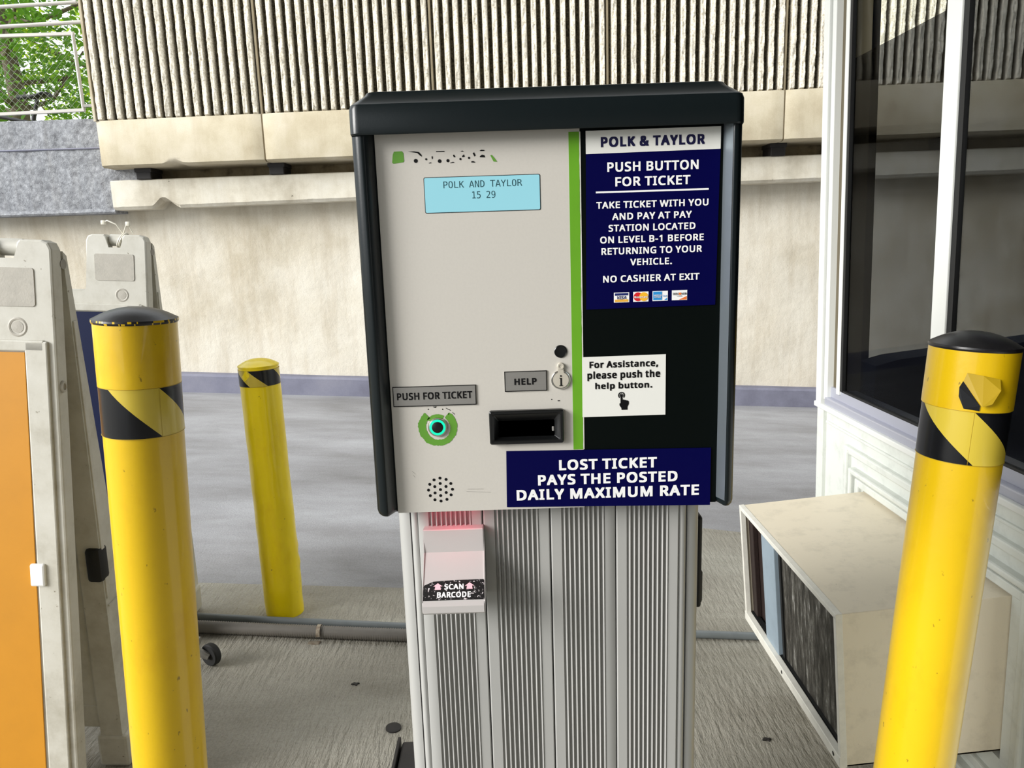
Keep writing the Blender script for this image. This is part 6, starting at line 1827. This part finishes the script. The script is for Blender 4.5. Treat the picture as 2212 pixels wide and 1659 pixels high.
# far post
bbox('corner_post', [(BX - 0.016, BX + 0.06, YC1 - 0.026, YC1 + 0.008, 0.72, ZTOP), (BX - 0.008, BX + 0.06, YC1 - 0.054, YC1 - 0.031, 0.74, ZTOP)], M['booth_trim'], 0.002)
bbox('post_groove', (BX + 0.012, BX + 0.06, YC1 - 0.125, YC1 - 0.025, 0.75, ZTOP), M['groove'], label='brown groove board')
bbox('window_frame', [(BX - 0.002, BX + 0.04, YC1 - 0.122, YC1 - 0.102, 0.77, ZTOP), (BX - 0.002, BX + 0.04, YC0, YC1 - 0.1, ZTOP - 0.04, ZTOP)], M['booth_trim'], 0.002)
bbox('gasket', [(BX + 0.001, BX + 0.012, YC1 - 0.136, YC1 - 0.122, 0.782, ZTOP - 0.04), (BX + 0.001, BX + 0.012, 1.606, 1.6245, 0.782, ZTOP - 0.04), (BX + 0.003, BX + 0.012, YC0, YC1 - 0.13, 0.780, 0.786)], M['dark_edge'])
bbox('mullion', (BX - 0.004, BX + 0.012, 1.6245, 1.678, 0.782, ZTOP - 0.03), M['booth_trim'], 0.002)
for y0, y1 in ((1.678, YC1 - 0.134), (YC0, 1.608)):
    g_ = bbox('window_pane', (BX + 0.008, BX + 0.011, y0 - 0.002, y1 + 0.002, 0.783, ZTOP - 0.035), M['glass'])
    bbox('tint_film', (BX + 0.0115, BX + 0.012, y0, y1, 0.785, 1.706), M['film'], 0.0, g_, label='dark tint film with a straight top edge')
# shell behind
DX = 1.32
bbox('far_wall', [(BX + 0.05, BX + DX, YC1 - 0.07, YC1, GB, 0.74), (BX + 0.06, BX + 0.118, YC1 - 0.05, YC1, 0.74, ZTOP), (BX + DX - 0.08, BX + DX, YC1 - 0.05, YC1, 0.74, ZTOP), (BX + 0.05, BX + DX, YC1 - 0.05, YC1, ZTOP - 0.1, ZTOP)], M['booth_dark'])
bbox('far_pane', (BX + 0.118, BX + DX - 0.08, YC1 - 0.03, YC1 - 0.026, 0.74, ZTOP - 0.1), M['glass'])
bbox('near_wall', (BX + 0.05, BX + DX, YC0, YC0 + 0.06, GB, ZTOP), M['booth_dark'])
bbox('rear_wall', (BX + DX - 0.06, BX + DX, YC0, YC1 - 0.07, GB, ZTOP), M['booth_dark'])
bbox('booth_floor', (BX + 0.05, BX + DX, YC0 + 0.05, YC1 - 0.07, GB + 0.02, GB + 0.06), M['booth_dark'])
bbox('roof', (BX - 0.10, BX + DX + 0.1, YC0 - 0.1, YC1 + 0.1, ZTOP, ZTOP + 0.12), M['booth_trim'], 0.01)
# dark counter inside
bm = new()
pr = [(1.035, GB + 0.06), (1.035, 0.868), (1.10, 0.885), (1.261, 0.902), (1.40, 0.918), (1.55, 0.934), (2.05, 0.97), (2.05, GB + 0.06)]
prism(bm, pr, 2.07, 2.17)
box(bm, 1.10, 2.05, 1.75, 2.08, 0.62, 0.66, 0.006)
tag(finish('counter', bm, M['counter']), 'dark counter with a sloping back board inside the booth behind the tinted panes', 'counter')

# ------------------------------------------------------------------ air conditioner through the booth wall
ac = thing('air_conditioner', 'cream steel air conditioner box sticking out of the white booth wall', 'air conditioner', (0.97, 1.354, 0.529), (0, math.radians(-4.8), 0))
LX, LY, LZ = 0.342, 0.622, 0.346
bm = new()
th = 0.006
box(bm, -LX, 0.12, 0, LY, -th, 0, 0.0015)
box(bm, -LX, 0.12, 0, th, -LZ, -th * 0.5, 0.0015)
box(bm, -LX, 0.12, LY - th, LY, -LZ, -th * 0.5, 0.0015)
box(bm, -LX, 0.12, 0, LY, -LZ, -LZ + th, 0.0015)
finish('case', bm, M['ac'], ac)
bm = new()
w = 0.011
for y0, y1, za, zb in ((-0.0009, w, -LZ, -w * 0.5), (LY - w, LY + 0.0009, -LZ, -w * 0.5), (-0.0016, LY + 0.0016, -w, 0.001)):
    box(bm, -LX - 0.002, -LX + 0.012, y0, y1, za, zb, 0.0012)
finish('rim', bm, M['ac_rim'], ac)
bm = new()
box(bm, -LX - 0.004, -LX + 0.012, -0.001, LY + 0.001, -LZ - 0.002, -LZ + 0.024, 0.0015)
lf = finish('lower_flange', bm, M['ac_rim'], ac)
bm = new()
for yy in (0.03, 0.33):
    rings = [[(-LX - x_, yy + 0.005 * math.cos(2 * PI * i / 16), -LZ + 0.011 + 0.005 * math.sin(2 * PI * i / 16)) for i in range(16)] for x_ in (0.0042, 0.003)]
    ring_loft(bm, rings)
finish('screw_hole', bm, M['ink'], lf)
ya_, yb_ = (1.8279, 0.4536)[0] - 1.354, (1.7359, 0.4556)[0] - 1.354
yb2 = (1.7205, 0.4625)[0] - 1.354
xg = -LX + 0.020
bm = new()
box(bm, xg + 0.012, xg + 0.018, ya_ - 0.01, LY - w, -LZ + 0.02, -w)
box(bm, xg - 0.002, xg + 0.012, LY - 0.045, LY - w, -LZ + 0.02, -w, 0.002)
finish('mesh_panel', bm, M['ac_mesh'], ac, False)
bm = new()
box(bm, xg - 0.012, xg + 0.016, yb_, ya_, -LZ + 0.024, -w, 0.002)
finish('divider', bm, M['ac_bar'], ac).__setitem__('label', 'bluish upright divider bar')
bm = new()
yy = 0.045
nf = 150
yl = yb2
pr = [(xg + 0.03, w)]
box(bm, xg + 0.004, xg + 0.03, w, yl, -LZ + 0.02, -w)
for k in range(nf):
    y0 = yy + (yl - yy) * k / nf
    box(bm, xg + 0.0005, xg + 0.006, y0, y0 + 0.0011, -LZ + 0.026, -w)
finish('coil', bm, M['coil'], ac)
bm = new()
box(bm, xg - 0.006, xg + 0.006, 0.028, 0.044, -LZ + 0.02, -w, 0.002)
finish('edge_bar', bm, M['grey_metal'], ac)
bm = new()
box(bm, xg - 0.004, xg + 0.03, yb2 - 0.006, yb2 + 0.006, -LZ + 0.02, -w)
box(bm, xg - 0.006, xg + 0.006, w, LY - w, -LZ + 0.02, -LZ + 0.026)
finish('inner_lip', bm, M['dark_edge'], ac)
